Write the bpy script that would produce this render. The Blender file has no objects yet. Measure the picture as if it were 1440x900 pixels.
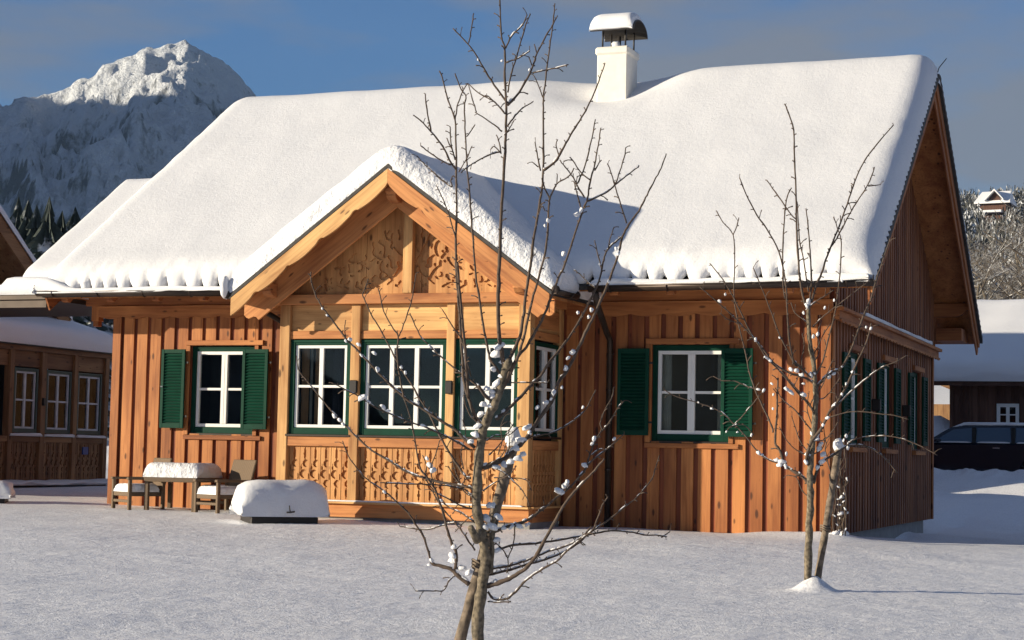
import bpy, bmesh, math, random
import numpy as np
from mathutils import Vector, Matrix, noise

random.seed(7)
SC = bpy.context.scene
COL = SC.collection
R = math.radians
V = Vector

# ------------------------------------------------------------------ camera, sky, sun, exposure
CAMP = np.array([4.8, -24.297, 1.086]); YAW, PIT, ROL, FPX = -0.36705, 0.07362, 0.02026, 2579.4
_F = np.array([math.sin(YAW)*math.cos(PIT), math.cos(YAW)*math.cos(PIT), math.sin(PIT)])
_R0 = np.array([math.cos(YAW), -math.sin(YAW), 0.0]); _U0 = np.cross(_R0, _F)
_R = math.cos(ROL)*_R0 + math.sin(ROL)*_U0
_U = -math.sin(ROL)*_R0 + math.cos(ROL)*_U0
cd = bpy.data.cameras.new('camera'); cam = bpy.data.objects.new('camera', cd); COL.objects.link(cam)
cd.sensor_width = 36.0; cd.lens = FPX/1440*36.0; cd.clip_start = 0.1; cd.clip_end = 12000
M = Matrix.Identity(4)
for i in range(3):
    M[i][0] = _R[i]; M[i][1] = _U[i]; M[i][2] = -_F[i]; M[i][3] = CAMP[i]
cam.matrix_world = M
SC.camera = cam

SAZ, SEL = R(32.5), R(11.5)                       # light travels towards +x, a little +y
TRAVEL = V((math.cos(SEL)*math.cos(SAZ), math.cos(SEL)*math.sin(SAZ), -math.sin(SEL)))
sd = bpy.data.lights.new('sun', 'SUN'); sd.energy = 5.0; sd.angle = R(0.5); sd.color = (1.0, 0.88, 0.67)
sun = bpy.data.objects.new('sun', sd); COL.objects.link(sun)
sun.rotation_euler = TRAVEL.to_track_quat('-Z', 'Y').to_euler()
sun.location = (-40, -30, 30)

world = bpy.data.worlds.new('World'); SC.world = world; world.use_nodes = True
wn = world.node_tree.nodes; wl = world.node_tree.links; wn.clear()
sky = wn.new('ShaderNodeTexSky'); sky.sky_type = 'NISHITA'; sky.sun_disc = False
sky.sun_elevation = SEL; sky.sun_rotation = math.atan2(-TRAVEL.x, -TRAVEL.y)
sky.air_density = 1.0; sky.dust_density = 0.15; sky.ozone_density = 2.0
tc = wn.new('ShaderNodeTexCoord')
mp = wn.new('ShaderNodeMapping'); mp.inputs['Scale'].default_value = (3.0, 3.0, 13.0)
mp.inputs['Location'].default_value = (0.4, 1.3, 0.2)
nz = wn.new('ShaderNodeTexNoise'); nz.inputs['Scale'].default_value = 1.5; nz.inputs['Detail'].default_value = 6.0
nz.inputs['Roughness'].default_value = 0.5
cr = wn.new('ShaderNodeValToRGB'); cr.color_ramp.elements[0].position = 0.42; cr.color_ramp.elements[1].position = 0.60
cr.color_ramp.elements[0].color = (0, 0, 0, 1); cr.color_ramp.elements[1].color = (0.8, 0.8, 0.8, 1)
mx = wn.new('ShaderNodeMix'); mx.data_type = 'RGBA'
mx.inputs['B'].default_value = (2.5, 2.5, 2.7, 1)
bg = wn.new('ShaderNodeBackground'); bg.inputs['Strength'].default_value = 0.05
wo = wn.new('ShaderNodeOutputWorld')
wl.new(tc.outputs['Generated'], mp.inputs['Vector']); wl.new(mp.outputs[0], nz.inputs['Vector'])
wl.new(nz.outputs['Fac'], cr.inputs[0]); wl.new(cr.outputs[0], mx.inputs['Factor'])
tint = wn.new('ShaderNodeMix'); tint.data_type = 'RGBA'; tint.blend_type = 'MULTIPLY'; tint.inputs['Factor'].default_value = 1.0
tint.inputs['B'].default_value = (0.56, 0.86, 1.36, 1); wl.new(sky.outputs[0], tint.inputs['A'])
wl.new(tint.outputs['Result'], mx.inputs['A']); wl.new(mx.outputs['Result'], bg.inputs['Color']); wl.new(bg.outputs[0], wo.inputs[0])

SC.view_settings.view_transform = 'Standard'; SC.view_settings.look = 'None'
SC.view_settings.exposure = 0.82; SC.view_settings.gamma = 1.0; SC.view_settings.use_curve_mapping = False

# ------------------------------------------------------------------ camera helper: a pixel of the 1440x900 photo at a real distance
def ray(x, y): return _F + _R*(x-720)/FPX - _U*(y-450)/FPX
def at_d(x, y, D): return V(CAMP + ray(x, y)*D)
def at_y(x, y, Y):
    v = ray(x, y); return V(CAMP + v*((Y-CAMP[1])/v[1]))

# ------------------------------------------------------------------ materials
def newmat(name):
    m = bpy.data.materials.new(name); m.use_nodes = True
    nt = m.node_tree; nt.nodes.clear()
    o = nt.nodes.new('ShaderNodeOutputMaterial'); b = nt.nodes.new('ShaderNodeBsdfPrincipled')
    nt.links.new(b.outputs[0], o.inputs[0])
    return m, nt, b
def ramp(nt, fac, stops):
    r = nt.nodes.new('ShaderNodeValToRGB'); e = r.color_ramp.elements
    while len(e) > 1: e.remove(e[-1])
    e[0].position = stops[0][0]; e[0].color = tuple(stops[0][1])+(1,) if len(stops[0][1]) == 3 else stops[0][1]
    for p, c in stops[1:]:
        k = e.new(p); k.color = tuple(c)+(1,)
    nt.links.new(fac, r.inputs[0]); return r.outputs[0]
def noise_n(nt, vec, scale, detail=4, rough=0.5, dist=0.0):
    n = nt.nodes.new('ShaderNodeTexNoise'); n.inputs['Scale'].default_value = scale
    n.inputs['Detail'].default_value = detail; n.inputs['Roughness'].default_value = rough
    n.inputs['Distortion'].default_value = dist
    if vec is not None: nt.links.new(vec, n.inputs['Vector'])
    return n.outputs['Fac']
def mapping(nt, vec, scale, loc=(0,0,0)):
    m = nt.nodes.new('ShaderNodeMapping'); m.inputs['Scale'].default_value = scale; m.inputs['Location'].default_value = loc
    nt.links.new(vec, m.inputs['Vector']); return m.outputs[0]
def attr(nt, name):
    a = nt.nodes.new('ShaderNodeAttribute'); a.attribute_name = name; return a
def mixc(nt, fac, a, b, mode='MIX'):
    m = nt.nodes.new('ShaderNodeMix'); m.data_type = 'RGBA'; m.blend_type = mode
    for k, v in (('Factor', fac), ('A', a), ('B', b)):
        if hasattr(v, 'links') or hasattr(v, 'is_linked'): nt.links.new(v, m.inputs[k])
        elif k == 'Factor': m.inputs[k].default_value = v
        else: m.inputs[k].default_value = tuple(v)+(1,)
    return m.outputs['Result']
def bump(nt, h, b, strength, dist):
    n = nt.nodes.new('ShaderNodeBump'); n.inputs['Strength'].default_value = strength; n.inputs['Distance'].default_value = dist
    nt.links.new(h, n.inputs['Height']); nt.links.new(n.outputs[0], b.inputs['Normal']); return n
def math_n(nt, op, a, b=None):
    m = nt.nodes.new('ShaderNodeMath'); m.operation = op
    for i, v in enumerate((a, b)):
        if v is None: continue
        if hasattr(v, 'is_linked'): nt.links.new(v, m.inputs[i])
        else: m.inputs[i].default_value = v
    return m.outputs[0]

def wood(name, base, dark, var=0.35, rough=0.75, knots=True):
    """boards: 'gc' = coordinates along the grain, 'rnd' = one random number per board"""
    m, nt, b = newmat(name)
    gc = attr(nt, 'gc').outputs['Vector']; rnd = attr(nt, 'rnd').outputs['Fac']
    g1 = noise_n(nt, mapping(nt, gc, (1.1, 26, 26)), 1.0, 6, 0.6, 0.6)
    g2 = noise_n(nt, mapping(nt, gc, (0.9, 4.5, 4.5), (3, 1, 2)), 1.0, 3, 0.5, 0.3)
    col = ramp(nt, g1, [(0.3, dark), (0.5, base), (0.72, tuple(min(1, c*1.13) for c in base))])
    t = ramp(nt, g2, [(0.28, (0.62, 0.50, 0.42)), (0.62, (1.1, 1.1, 1.1))])
    col = mixc(nt, 1.0, col, t, 'MULTIPLY')
    tv = ramp(nt, rnd, [(0.0, (1-var, 1-var*1.25, 1-var*1.4)), (0.45, (1-var*.35, 1-var*.4, 1-var*.45)), (1.0, (1.08, 1.08, 1.05))])
    col = mixc(nt, 1.0, col, tv, 'MULTIPLY')
    if knots:
        vo = nt.nodes.new('ShaderNodeTexVoronoi'); vo.feature = 'F1'; vo.inputs['Scale'].default_value = 1.0
        nt.links.new(mapping(nt, gc, (3.3, 8.5, 8.5), (5, 7, 1)), vo.inputs['Vector'])
        kn = noise_n(nt, gc, 2.3, 2); kd = math_n(nt, 'ADD', vo.outputs['Distance'], math_n(nt, 'MULTIPLY', math_n(nt, 'SUBTRACT', kn, 0.42), 0.55))
        k = ramp(nt, kd, [(0.0, (0.2, 0.17, 0.15)), (0.12, (0.35, 0.32, 0.3)), (0.2, (1, 1, 1))])
        col = mixc(nt, 1.0, col, k, 'MULTIPLY')
    nt.links.new(col, b.inputs['Base Color'])
    b.inputs['Roughness'].default_value = rough
    bump(nt, g1, b, 0.35, 0.004)
    return m

def snow_mat(name, bumps, color=(0.81, 0.81, 0.83), sparkle=True, rough=0.55, det=3, speck=0.0):
    m, nt, b = newmat(name)
    tcn = nt.nodes.new('ShaderNodeTexCoord'); p = tcn.outputs['Object']
    h = None
    for sc, amp in bumps:
        n = noise_n(nt, p, sc, det, rough)
        n = math_n(nt, 'MULTIPLY', n, amp)
        h = n if h is None else math_n(nt, 'ADD', h, n)
    bump(nt, h, b, 1.0, 1.0)
    big = noise_n(nt, p, 0.9, 3)
    col = ramp(nt, big, [(0.3, tuple(c*0.965 for c in color)), (0.7, color)])
    if speck:
        sn = noise_n(nt, p, 30, 5, 0.85); col = mixc(nt, 1.0, col, ramp(nt, sn, [(0.38, (1-speck,)*3), (0.6, (1, 1, 1))]), 'MULTIPLY')
    nt.links.new(col, b.inputs['Base Color'])
    b.inputs['Roughness'].default_value = 0.62
    b.inputs['Specular IOR Level'].default_value = 0.35
    if sparkle:
        vo = nt.nodes.new('ShaderNodeTexVoronoi'); vo.inputs['Scale'].default_value = 55.0
        nt.links.new(p, vo.inputs['Vector'])
        sp = ramp(nt, vo.outputs['Distance'], [(0.0, (0.08, 0.08, 0.08)), (0.13, (0.08, 0.08, 0.08)), (0.15, (0.62, 0.62, 0.62))])
        nt.links.new(sp, b.inputs['Roughness'])
    return m

def plain(name, c, rough=0.6, metal=0.0, nscale=0, namp=0.15, spec=0.5, bumpd=0):
    m, nt, b = newmat(name)
    b.inputs['Roughness'].default_value = rough; b.inputs['Metallic'].default_value = metal
    b.inputs['Specular IOR Level'].default_value = spec
    if nscale:
        tcn = nt.nodes.new('ShaderNodeTexCoord')
        n = noise_n(nt, tcn.outputs['Object'], nscale, 4)
        col = ramp(nt, n, [(0.3, tuple(x*(1-namp) for x in c)), (0.7, tuple(min(1, x*(1+namp)) for x in c))])
        nt.links.new(col, b.inputs['Base Color'])
        if bumpd: bump(nt, n, b, 0.6, bumpd)
    else: b.inputs['Base Color'].default_value = tuple(c)+(1,)
    return m

MT = {}
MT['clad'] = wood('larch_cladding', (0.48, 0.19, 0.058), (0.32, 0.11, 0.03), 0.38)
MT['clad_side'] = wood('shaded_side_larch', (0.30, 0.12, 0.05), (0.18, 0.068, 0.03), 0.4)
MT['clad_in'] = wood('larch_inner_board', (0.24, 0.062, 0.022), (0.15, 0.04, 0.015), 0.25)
MT['pine'] = wood('pale_spruce', (0.65, 0.385, 0.155), (0.52, 0.27, 0.095), 0.18)
MT['pine_o'] = wood('orange_spruce', (0.54, 0.235, 0.08), (0.38, 0.14, 0.045), 0.18)
MT['fret'] = wood('carved_spruce', (0.60, 0.31, 0.115), (0.46, 0.21, 0.07), 0.24)
MT['old'] = wood('brown_barn_wood', (0.12, 0.055, 0.034), (0.07, 0.03, 0.02), 0.4, knots=False)
MT['old2'] = wood('weathered_wood', (0.28, 0.155, 0.068), (0.18, 0.095, 0.04), 0.3)
MT['snow'] = snow_mat('roof_snow', [(34, 0.006), (9, 0.008)], rough=0.75, det=5, speck=0.04)
MT['snow_rough'] = snow_mat('rough_snow', [(34, 0.010), (13, 0.035), (90, 0.003)])
MT['snow_g'] = snow_mat('ground_snow', [(26, 0.010), (70, 0.006), (3.0, 0.012)], (0.93, 0.93, 0.96), rough=0.7, det=5, speck=0.26)
MT['snow_s'] = snow_mat('branch_snow', [(60, 0.006)], sparkle=False)
MT['green'] = plain('green_paint', (0.002, 0.042, 0.024), 0.6, nscale=6, spec=0.15)
MT['white'] = plain('white_paint', (0.84, 0.83, 0.79), 0.35, nscale=3, namp=0.03)
MT['plaster'] = plain('chimney_plaster', (0.80, 0.76, 0.68), 0.9, nscale=9, namp=0.05, bumpd=0.004)
MT['bronze'] = plain('brown_sheet_metal', (0.055, 0.04, 0.032), 0.42, 0.6, nscale=5, namp=0.2)
MT['dkmetal'] = plain('dark_sheet_metal', (0.03, 0.026, 0.024), 0.5, 0.4)
MT['tile'] = plain('dark_roof_tile', (0.05, 0.045, 0.042), 0.8, nscale=12, namp=0.3)
MT['plinth'] = plain('concrete_plinth', (0.28, 0.27, 0.26), 0.9, nscale=7, bumpd=0.003)
MT['dark'] = plain('dark_interior', (0.04, 0.04, 0.05), 0.9)
MT['curtain'] = plain('brown_curtain', (0.62, 0.33, 0.15), 0.9, nscale=5)
MT['curtain_w'] = plain('cream_curtain', (0.6, 0.56, 0.46), 0.9, nscale=5)
MT['bark'] = plain('grey_bark', (0.15, 0.12, 0.082), 0.9, nscale=38, namp=0.7, bumpd=0.012)
MT['twig'] = plain('dark_twig_bark', (0.085, 0.058, 0.042), 0.85, nscale=30, namp=0.35)
MT['stake'] = plain('grey_stake_wood', (0.17, 0.13, 0.095), 0.9, nscale=24, namp=0.6, bumpd=0.008)
MT['wicker'] = None
MT['car'] = plain('dark_blue_car_paint', (0.008, 0.010, 0.02), 0.18, 0.2, spec=0.6)
MT['carglass'] = plain('car_window_glass', (0.035, 0.045, 0.06), 0.06, spec=1.0)
MT['rubber'] = plain('black_rubber', (0.015, 0.015, 0.015), 0.85)
MT['chrome'] = plain('chrome_trim', (0.6, 0.6, 0.6), 0.2, 1.0)
MT['blue'] = plain('blue_enamel', (0.02, 0.06, 0.25), 0.4)
MT['lamp'] = plain('amber_plastic', (0.35, 0.05, 0.01), 0.3)

def glass_mat():
    m = bpy.data.materials.new('window_glass'); m.use_nodes = True; nt = m.node_tree; nt.nodes.clear()
    o = nt.nodes.new('ShaderNodeOutputMaterial'); t = nt.nodes.new('ShaderNodeBsdfTransparent')
    g = nt.nodes.new('ShaderNodeBsdfGlossy'); g.inputs['Roughness'].default_value = 0.02
    f = nt.nodes.new('ShaderNodeFresnel'); f.inputs['IOR'].default_value = 1.5
    t.inputs['Color'].default_value = (0.8, 0.84, 0.86, 1)
    mxs = nt.nodes.new('ShaderNodeMixShader')
    tcn = nt.nodes.new('ShaderNodeTexCoord'); n = noise_n(nt, tcn.outputs['Object'], 1.6, 1)
    bp = nt.nodes.new('ShaderNodeBump'); bp.inputs['Strength'].default_value = 0.3; bp.inputs['Distance'].default_value = 0.01
    nt.links.new(n, bp.inputs['Height']); nt.links.new(bp.outputs[0], g.inputs['Normal'])
    nt.links.new(f.outputs[0], mxs.inputs[0]); nt.links.new(t.outputs[0], mxs.inputs[1]); nt.links.new(g.outputs[0], mxs.inputs[2])
    nt.links.new(mxs.outputs[0], o.inputs[0]); return m
MT['glass'] = glass_mat()

def wicker_mat():
    m, nt, b = newmat('brown_wicker')
    tcn = nt.nodes.new('ShaderNodeTexCoord')
    w = nt.nodes.new('ShaderNodeTexWave'); w.bands_direction = 'Z'; w.inputs['Scale'].default_value = 22; w.inputs['Distortion'].default_value = 1.0
    nt.links.new(tcn.outputs['Object'], w.inputs['Vector'])
    w2 = nt.nodes.new('ShaderNodeTexWave'); w2.bands_direction = 'DIAGONAL'; w2.inputs['Scale'].default_value = 30
    nt.links.new(tcn.outputs['Object'], w2.inputs['Vector'])
    f = math_n(nt, 'MULTIPLY', w.outputs['Fac'], w2.outputs['Fac'])
    nt.links.new(ramp(nt, f, [(0.0, (0.09, 0.055, 0.03)), (0.6, (0.25, 0.17, 0.1))]), b.inputs['Base Color'])
    b.inputs['Roughness'].default_value = 0.7; bump(nt, f, b, 0.7, 0.006); return m
MT['wicker'] = wicker_mat()

def snowy_mat(name, dark, thr=0.25, width=0.25, nscale=3.0, snowcol=(0.8, 0.8, 0.82), namp=0.8):
    """a thing with snow lying on whatever faces up"""
    m, nt, b = newmat(name)
    ge = nt.nodes.new('ShaderNodeNewGeometry'); sx = nt.nodes.new('ShaderNodeSeparateXYZ'); nt.links.new(ge.outputs['True Normal'], sx.inputs[0])
    tcn = nt.nodes.new('ShaderNodeTexCoord'); n = noise_n(nt, tcn.outputs['Object'], nscale, 3)
    f = math_n(nt, 'ADD', sx.outputs['Z'], math_n(nt, 'MULTIPLY', math_n(nt, 'SUBTRACT', n, 0.5), namp*2))
    fac = ramp(nt, f, [(thr, (0, 0, 0)), (thr+width, (1, 1, 1))])
    n2 = noise_n(nt, tcn.outputs['Object'], nscale*3, 2)
    dk = ramp(nt, n2, [(0.3, tuple(c*0.6 for c in dark)), (0.7, tuple(c*1.4 for c in dark))])
    nt.links.new(mixc(nt, fac, dk, snowcol), b.inputs['Base Color']); b.inputs['Roughness'].default_value = 0.85
    return m
MT['frost'] = snowy_mat('frosted_branches', (0.12, 0.095, 0.07), 0.38, 0.4, 0.7, (0.62, 0.61, 0.6), namp=1.1)
MT['spruce'] = snowy_mat('snowy_spruce_needles', (0.03, 0.042, 0.036), 0.30, 0.4, 0.9, (0.6, 0.62, 0.65), namp=1.8)
MT['forest'] = snowy_mat('far_forest', (0.055, 0.056, 0.052), 0.05, 0.5, 0.6, (0.62, 0.63, 0.65), namp=1.4)

MT['hillwood'] = plain('unseen_hill_conifers', (0.05, 0.06, 0.05), 0.95, nscale=0.05, namp=0.6)
def mountain_mat():
    m, nt, b = newmat('mountain_rock_and_snow')
    ge = nt.nodes.new('ShaderNodeNewGeometry'); sx = nt.nodes.new('ShaderNodeSeparateXYZ'); nt.links.new(ge.outputs['Normal'], sx.inputs[0])
    ps = nt.nodes.new('ShaderNodeSeparateXYZ'); nt.links.new(ge.outputs['Position'], ps.inputs[0])
    tcn = nt.nodes.new('ShaderNodeTexCoord')
    n = noise_n(nt, mapping(nt, tcn.outputs['Object'], (1, 1, 0.5)), 0.03, 8, 0.7)
    f = math_n(nt, 'ADD', sx.outputs['Z'], math_n(nt, 'MULTIPLY', math_n(nt, 'SUBTRACT', n, 0.5), 1.5))
    rock = ramp(nt, f, [(0.30, (0.14, 0.145, 0.155)), (0.50, (0.76, 0.79, 0.84))])
    # dark conifers dotted on the lower flanks
    vo = nt.nodes.new('ShaderNodeTexVoronoi'); vo.inputs['Scale'].default_value = 0.06
    nt.links.new(mapping(nt, tcn.outputs['Object'], (1, 1, 0.6)), vo.inputs['Vector'])
    n3 = noise_n(nt, tcn.outputs['Object'], 0.006, 4, 0.6)
    low = math_n(nt, 'MULTIPLY', math_n(nt, 'SUBTRACT', 330.0, ps.outputs['Z']), 0.003)
    tf = math_n(nt, 'ADD', math_n(nt, 'ADD', low, math_n(nt, 'MULTIPLY', n3, 1.3)), math_n(nt, 'MULTIPLY', vo.outputs['Distance'], -0.55))
    tfac = ramp(nt, tf, [(0.62, (0, 0, 0)), (0.85, (0.85, 0.85, 0.85))])
    nt.links.new(mixc(nt, tfac, rock, (0.035, 0.045, 0.045)), b.inputs['Base Color'])
    b.inputs['Roughness'].default_value = 0.9
    n5 = noise_n(nt, tcn.outputs['Object'], 0.05, 6, 0.7)
    bump(nt, n5, b, 1.0, 22.0)
    return m
MT['mountain'] = mountain_mat()

# ------------------------------------------------------------------ mesh builder
ORI = {}
class MB:
    def __init__(s): s.v = []; s.f = []; s.gc = []; s.rn = []; s.sm = []
    def add(s, pts, faces, gc=None, rnd=None, smooth=False):
        o = len(s.v); s.v.extend([tuple(p) for p in pts])
        if rnd is None: rnd = random.random()
        if gc is None: gc = [(p[2], p[0], p[1]) for p in pts]
        s.gc.extend(gc); s.rn.extend([rnd]*len(pts))
        s.f.extend([tuple(o+i for i in f) for f in faces]); s.sm.extend([smooth]*len(faces))
    def box(s, F, a0, a1, b0, b1, c0, c1, g='b', rnd=None):
        O, ex, en = F; pts = []; gc = []; off = (random.random()*40, random.random()*40, random.random()*40)
        for a in (a0, a1):
            for b in (b0, b1):
                for c in (c0, c1):
                    pts.append(O + ex*a + V((0, 0, 1))*b + en*c)
                    l, u, w = (b, a, c) if g == 'b' else ((a, b, c) if g == 'a' else (c, a, b))
                    gc.append((l+off[0], u+off[1], w+off[2]))
        s.add(pts, [(0,1,3,2),(4,6,7,5),(0,4,5,1),(2,3,7,6),(0,2,6,4),(1,5,7,3)], gc, rnd)
    def beam(s, p0, p1, w, h, up=V((0,0,1)), rnd=None, w1=None, h1=None):
        p0 = V(p0); p1 = V(p1); d = (p1-p0); L = d.length; d.normalize()
        sd_ = d.cross(V(up)).normalized(); u = sd_.cross(d).normalized(); w1 = w if w1 is None else w1; h1 = h if h1 is None else h1
        pts = []; gc = []; off = (random.random()*40, random.random()*40, random.random()*40)
        for p, l, ww, hh in ((p0, 0, w, h), (p1, L, w1, h1)):
            for a in (-.5, .5):
                for b in (-.5, .5):
                    pts.append(p + sd_*a*ww + u*b*hh); gc.append((l+off[0], a*ww+off[1], b*hh+off[2]))
        s.add(pts, [(0,1,3,2),(4,6,7,5),(0,4,5,1),(2,3,7,6),(0,2,6,4),(1,5,7,3)], gc, rnd)
    def prism(s, F, poly, c0, c1, g='a', rnd=None, ang=0.0):
        """polygon (a,b) in the plane of F, thick from c0 to c1; ang = grain angle"""
        O, ex, en = F; n = len(poly); pts = []; gc = []; off = (random.random()*40, random.random()*40)
        ca, sa = math.cos(ang), math.sin(ang)
        for c in (c0, c1):
            for a, b in poly:
                pts.append(O + ex*a + V((0,0,1))*b + en*c)
                l = a*ca+b*sa; u = -a*sa+b*ca
                gc.append((l+off[0], u+off[1], c) if g == 'a' else (u+off[0], l+off[1], c))
        fs = [tuple(range(n)), tuple(range(2*n-1, n-1, -1))] + [(i, (i+1) % n, n+(i+1) % n, n+i) for i in range(n)]
        s.add(pts, fs, gc, rnd)
    def tube(s, path, rad, n=6, cap=True, rnd=None):
        path = [V(p) for p in path]; m = len(path)
        if not hasattr(rad, '__len__'): rad = [rad]*m
        ref = V((0.31, 0.9, 0.17)); pts = []; gc = []; l = 0
        off = random.random()*20
        for i, p in enumerate(path):
            t = (path[min(i+1, m-1)] - path[max(i-1, 0)])
            if t.length < 1e-7: t = V((0, 0, 1))
            t.normalize(); a = t.cross(ref)
            if a.length < 0.05: a = t.cross(V((1, 0, 0)))
            a.normalize(); b = t.cross(a)
            if i: l += (p-path[i-1]).length
            for k in range(n):
                an = 2*math.pi*k/n
                pts.append(p + (a*math.cos(an) + b*math.sin(an))*rad[i]); gc.append((l+off, k*0.02, 0))
        fs = [(i*n+k, i*n+(k+1) % n, (i+1)*n+(k+1) % n, (i+1)*n+k) for i in range(m-1) for k in range(n)]
        if cap: fs += [tuple(range(n-1, -1, -1)), tuple(range((m-1)*n, m*n))]
        s.add(pts, fs, gc, rnd, smooth=True)
    def blob(s, c, rx, ry, rz, seed=0.0, amp=0.22, n=1):
        bm = bmesh.new(); bmesh.ops.create_icosphere(bm, subdivisions=n+1, radius=1.0)
        pts = []
        for v in bm.verts:
            k = 1 + amp*noise.noise(v.co*1.6 + V((seed, seed*1.3, 0)))*2
            z = v.co.z*k
            if z < 0: z *= 0.6
            pts.append(V(c) + V((v.co.x*k*rx, v.co.y*k*ry, z*rz)))
        fs = [tuple(q.index for q in f.verts) for f in bm.faces]; bm.free()
        s.add(pts, fs, smooth=True)
    def grid(s, P, nu, nv, closed=False, smooth=True):
        fs = [(i*nv+j, (i+1)*nv+j, (i+1)*nv+j+1, i*nv+j+1) for i in range(nu-1) for j in range(nv-1)]
        s.add(P, fs, smooth=smooth)
    def clump(s, c, d, r, ln, seed):
        d = V(d).normalized(); sd_ = d.cross(Z)
        if sd_.length < .1: sd_ = V((1, 0, 0))
        sd_.normalize(); u = sd_.cross(d).normalized()
        if u.z < 0: u = -u
        bm = bmesh.new(); bmesh.ops.create_icosphere(bm, subdivisions=2, radius=1.0); pts = []
        for v in bm.verts:
            k = 1+.5*noise.noise(v.co*1.6+V((seed, seed*1.7, 0)))+.3*noise.noise(v.co*3.7+V((seed, 0, 3)))
            q = v.co*k; z = q.z if q.z > 0 else q.z*.45
            pts.append(V(c)+d*q.x*ln+sd_*q.y*r*.8+u*z*r)
        fs = [tuple(q.index for q in f.verts) for f in bm.faces]; bm.free(); s.add(pts, fs, smooth=True)
    def build(s, name, m, parent=None, bevel=0.0, recalc=True):
        me = bpy.data.meshes.new(name); o = bpy.data.objects.new(name, me); COL.objects.link(o)
        org = V((0, 0, 0))
        if parent is not None: o.parent = parent; org = ORI[parent.name]
        ORI[o.name] = org
        vv = np.array(s.v, dtype=float) - np.array(org)[None, :]
        me.from_pydata(vv.tolist(), [], s.f); me.update()
        a = me.attributes.new('gc', 'FLOAT_VECTOR', 'POINT'); a.data.foreach_set('vector', np.array(s.gc, dtype=np.float32).ravel())
        a = me.attributes.new('rnd', 'FLOAT', 'POINT'); a.data.foreach_set('value', np.array(s.rn, dtype=np.float32))
        me.polygons.foreach_set('use_smooth', s.sm)
        if recalc:
            bm = bmesh.new(); bm.from_mesh(me); bmesh.ops.recalc_face_normals(bm, faces=bm.faces); bm.to_mesh(me); bm.free()
        if isinstance(m, str): m = MT[m]
        me.materials.append(m)
        if bevel:
            b = o.modifiers.new('bevel', 'BEVEL'); b.width = bevel; b.segments = 1; b.limit_method = 'ANGLE'
        return o

def tag(o, label=None, cat=None, group=None, kind=None):
    if label: o['label'] = label
    if cat: o['category'] = cat
    if group: o['group'] = group
    if kind: o['kind'] = kind
    return o
def thing(name, loc, label, cat, group=None):
    o = bpy.data.objects.new(name, None); o.empty_display_size = 0.3; COL.objects.link(o); o.location = loc
    ORI[o.name] = V(loc); return tag(o, label, cat, group)
def part_empty(name, parent):
    o = bpy.data.objects.new(name, None); COL.objects.link(o); o.parent = parent; ORI[o.name] = ORI[parent.name]; return o

X, Y, Z = V((1,0,0)), V((0,1,0)), V((0,0,1))
def Fr(o, ex, en): return (V(o), V(ex), V(en))
FRONT = Fr((0,0,0), X, -Y)                 # front wall of the chalet, y = 0
SIDE = Fr((0,0,0), Y, X)                   # right-hand wall, x = 0
def nz3(p, sc=1.0, sd_=0.0): return noise.noise(V((p[0]*sc+sd_, p[1]*sc-sd_, (p[2] if len(p) > 2 else 0)*sc)))
def smooth(a, b, x):
    t = max(0.0, min(1.0, (x-a)/(b-a))); return t*t*(3-2*t)

# ------------------------------------------------------------------ the ground, hills and mountain
def ground_z(x, y):
    z = 0.02
    wall = 0.075 - 0.0140*max(-14, min(0.5, x))
    z += (wall-0.02)*smooth(-9.5, -0.3, y)*(1-smooth(0.2, 3.0, x)) if y < 0.5 else (wall-0.02)*(1-smooth(0.2, 2.5, x))
    if y > 3: z += 0.24*smooth(11.0, 19.0, y) + 0.40*smooth(21.0, 22.9, y)
    if x > -1: z -= 0.27*smooth(-.5, .1, x)*smooth(1.2, 4.6, y)*(1-smooth(12, 17, y))*(0.85+.5*noise.noise(V((x*.9, y*.5, 6))))
    # ploughed bank in front of the parked car and along the lane
    if y > 9:
        z += 0.30*math.exp(-((y-24.0)/0.8)**2)*(0.85+0.5*noise.noise(V((x*1.7, y*1.1, 0)))+0.2*noise.noise(V((x*5, y*4, 3))))
        z += 0.10*math.exp(-((y-20.6)/0.5)**2)*(0.8+0.6*noise.noise(V((x*1.3, y, 4))))
    d = math.hypot(x, y)
    z += 0.045*noise.noise(V((x*0.22, y*0.22, 1.7))) + 0.018*noise.noise(V((x*0.9, y*0.9, 5.0))) + 0.007*noise.noise(V((x*2.7, y*2.7, 2.0)))
    if y < 1 and y > -18 and -11 < x < 5: # lumpy crystals of the fresh surface
        z += (0.0065*noise.noise(V((x*13, y*11, 3.0))) + 0.0050*noise.noise(V((x*26, y*22, 8.0))))*(1-smooth(-2, .5, y))
    # little mounds at the foot of the young trees and of the climbing shrub
    for mx_, my_, r_, h_ in MOUNDS: z += h_*math.exp(-(((x-mx_)**2+(y-my_)**2)/r_**2))
    if d > 60: z -= 0.3*smooth(60, 200, d)
    return z
T2 = at_d(1141, 840, 14.95)
MOUNDS = [(T2.x+.02, T2.y, 0.13, 0.13), (0.15, -0.55, 0.45, 0.10), (-0.55, -0.4, 0.5, 0.06), (-8.1, -0.55, 0.5, 0.05)]
def axis_pts(c0, c1, step, far, n):
    a = list(np.arange(c0, c1+1e-6, step)); g = []
    k = (far/ (step*1.5))**(1/n); t = step*1.5
    for i in range(n): g.append(t); t *= k
    g = np.cumsum(g)
    return [c0-q for q in g[::-1]] + a + [c1+q for q in g]
xs = axis_pts(-14, 5.6, 0.10, 420, 42); ys = axis_pts(-17.5, 25.5, 0.10, 420, 42)
xs = sorted(set([x for x in xs if not -8.6 < x < 4.4] + list(np.arange(-8.6, 4.41, 0.035)))); ys = sorted(set([y for y in ys if not -17.5 < y < -1.5] + list(np.arange(-17.48, -1.5, 0.045))))
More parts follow.
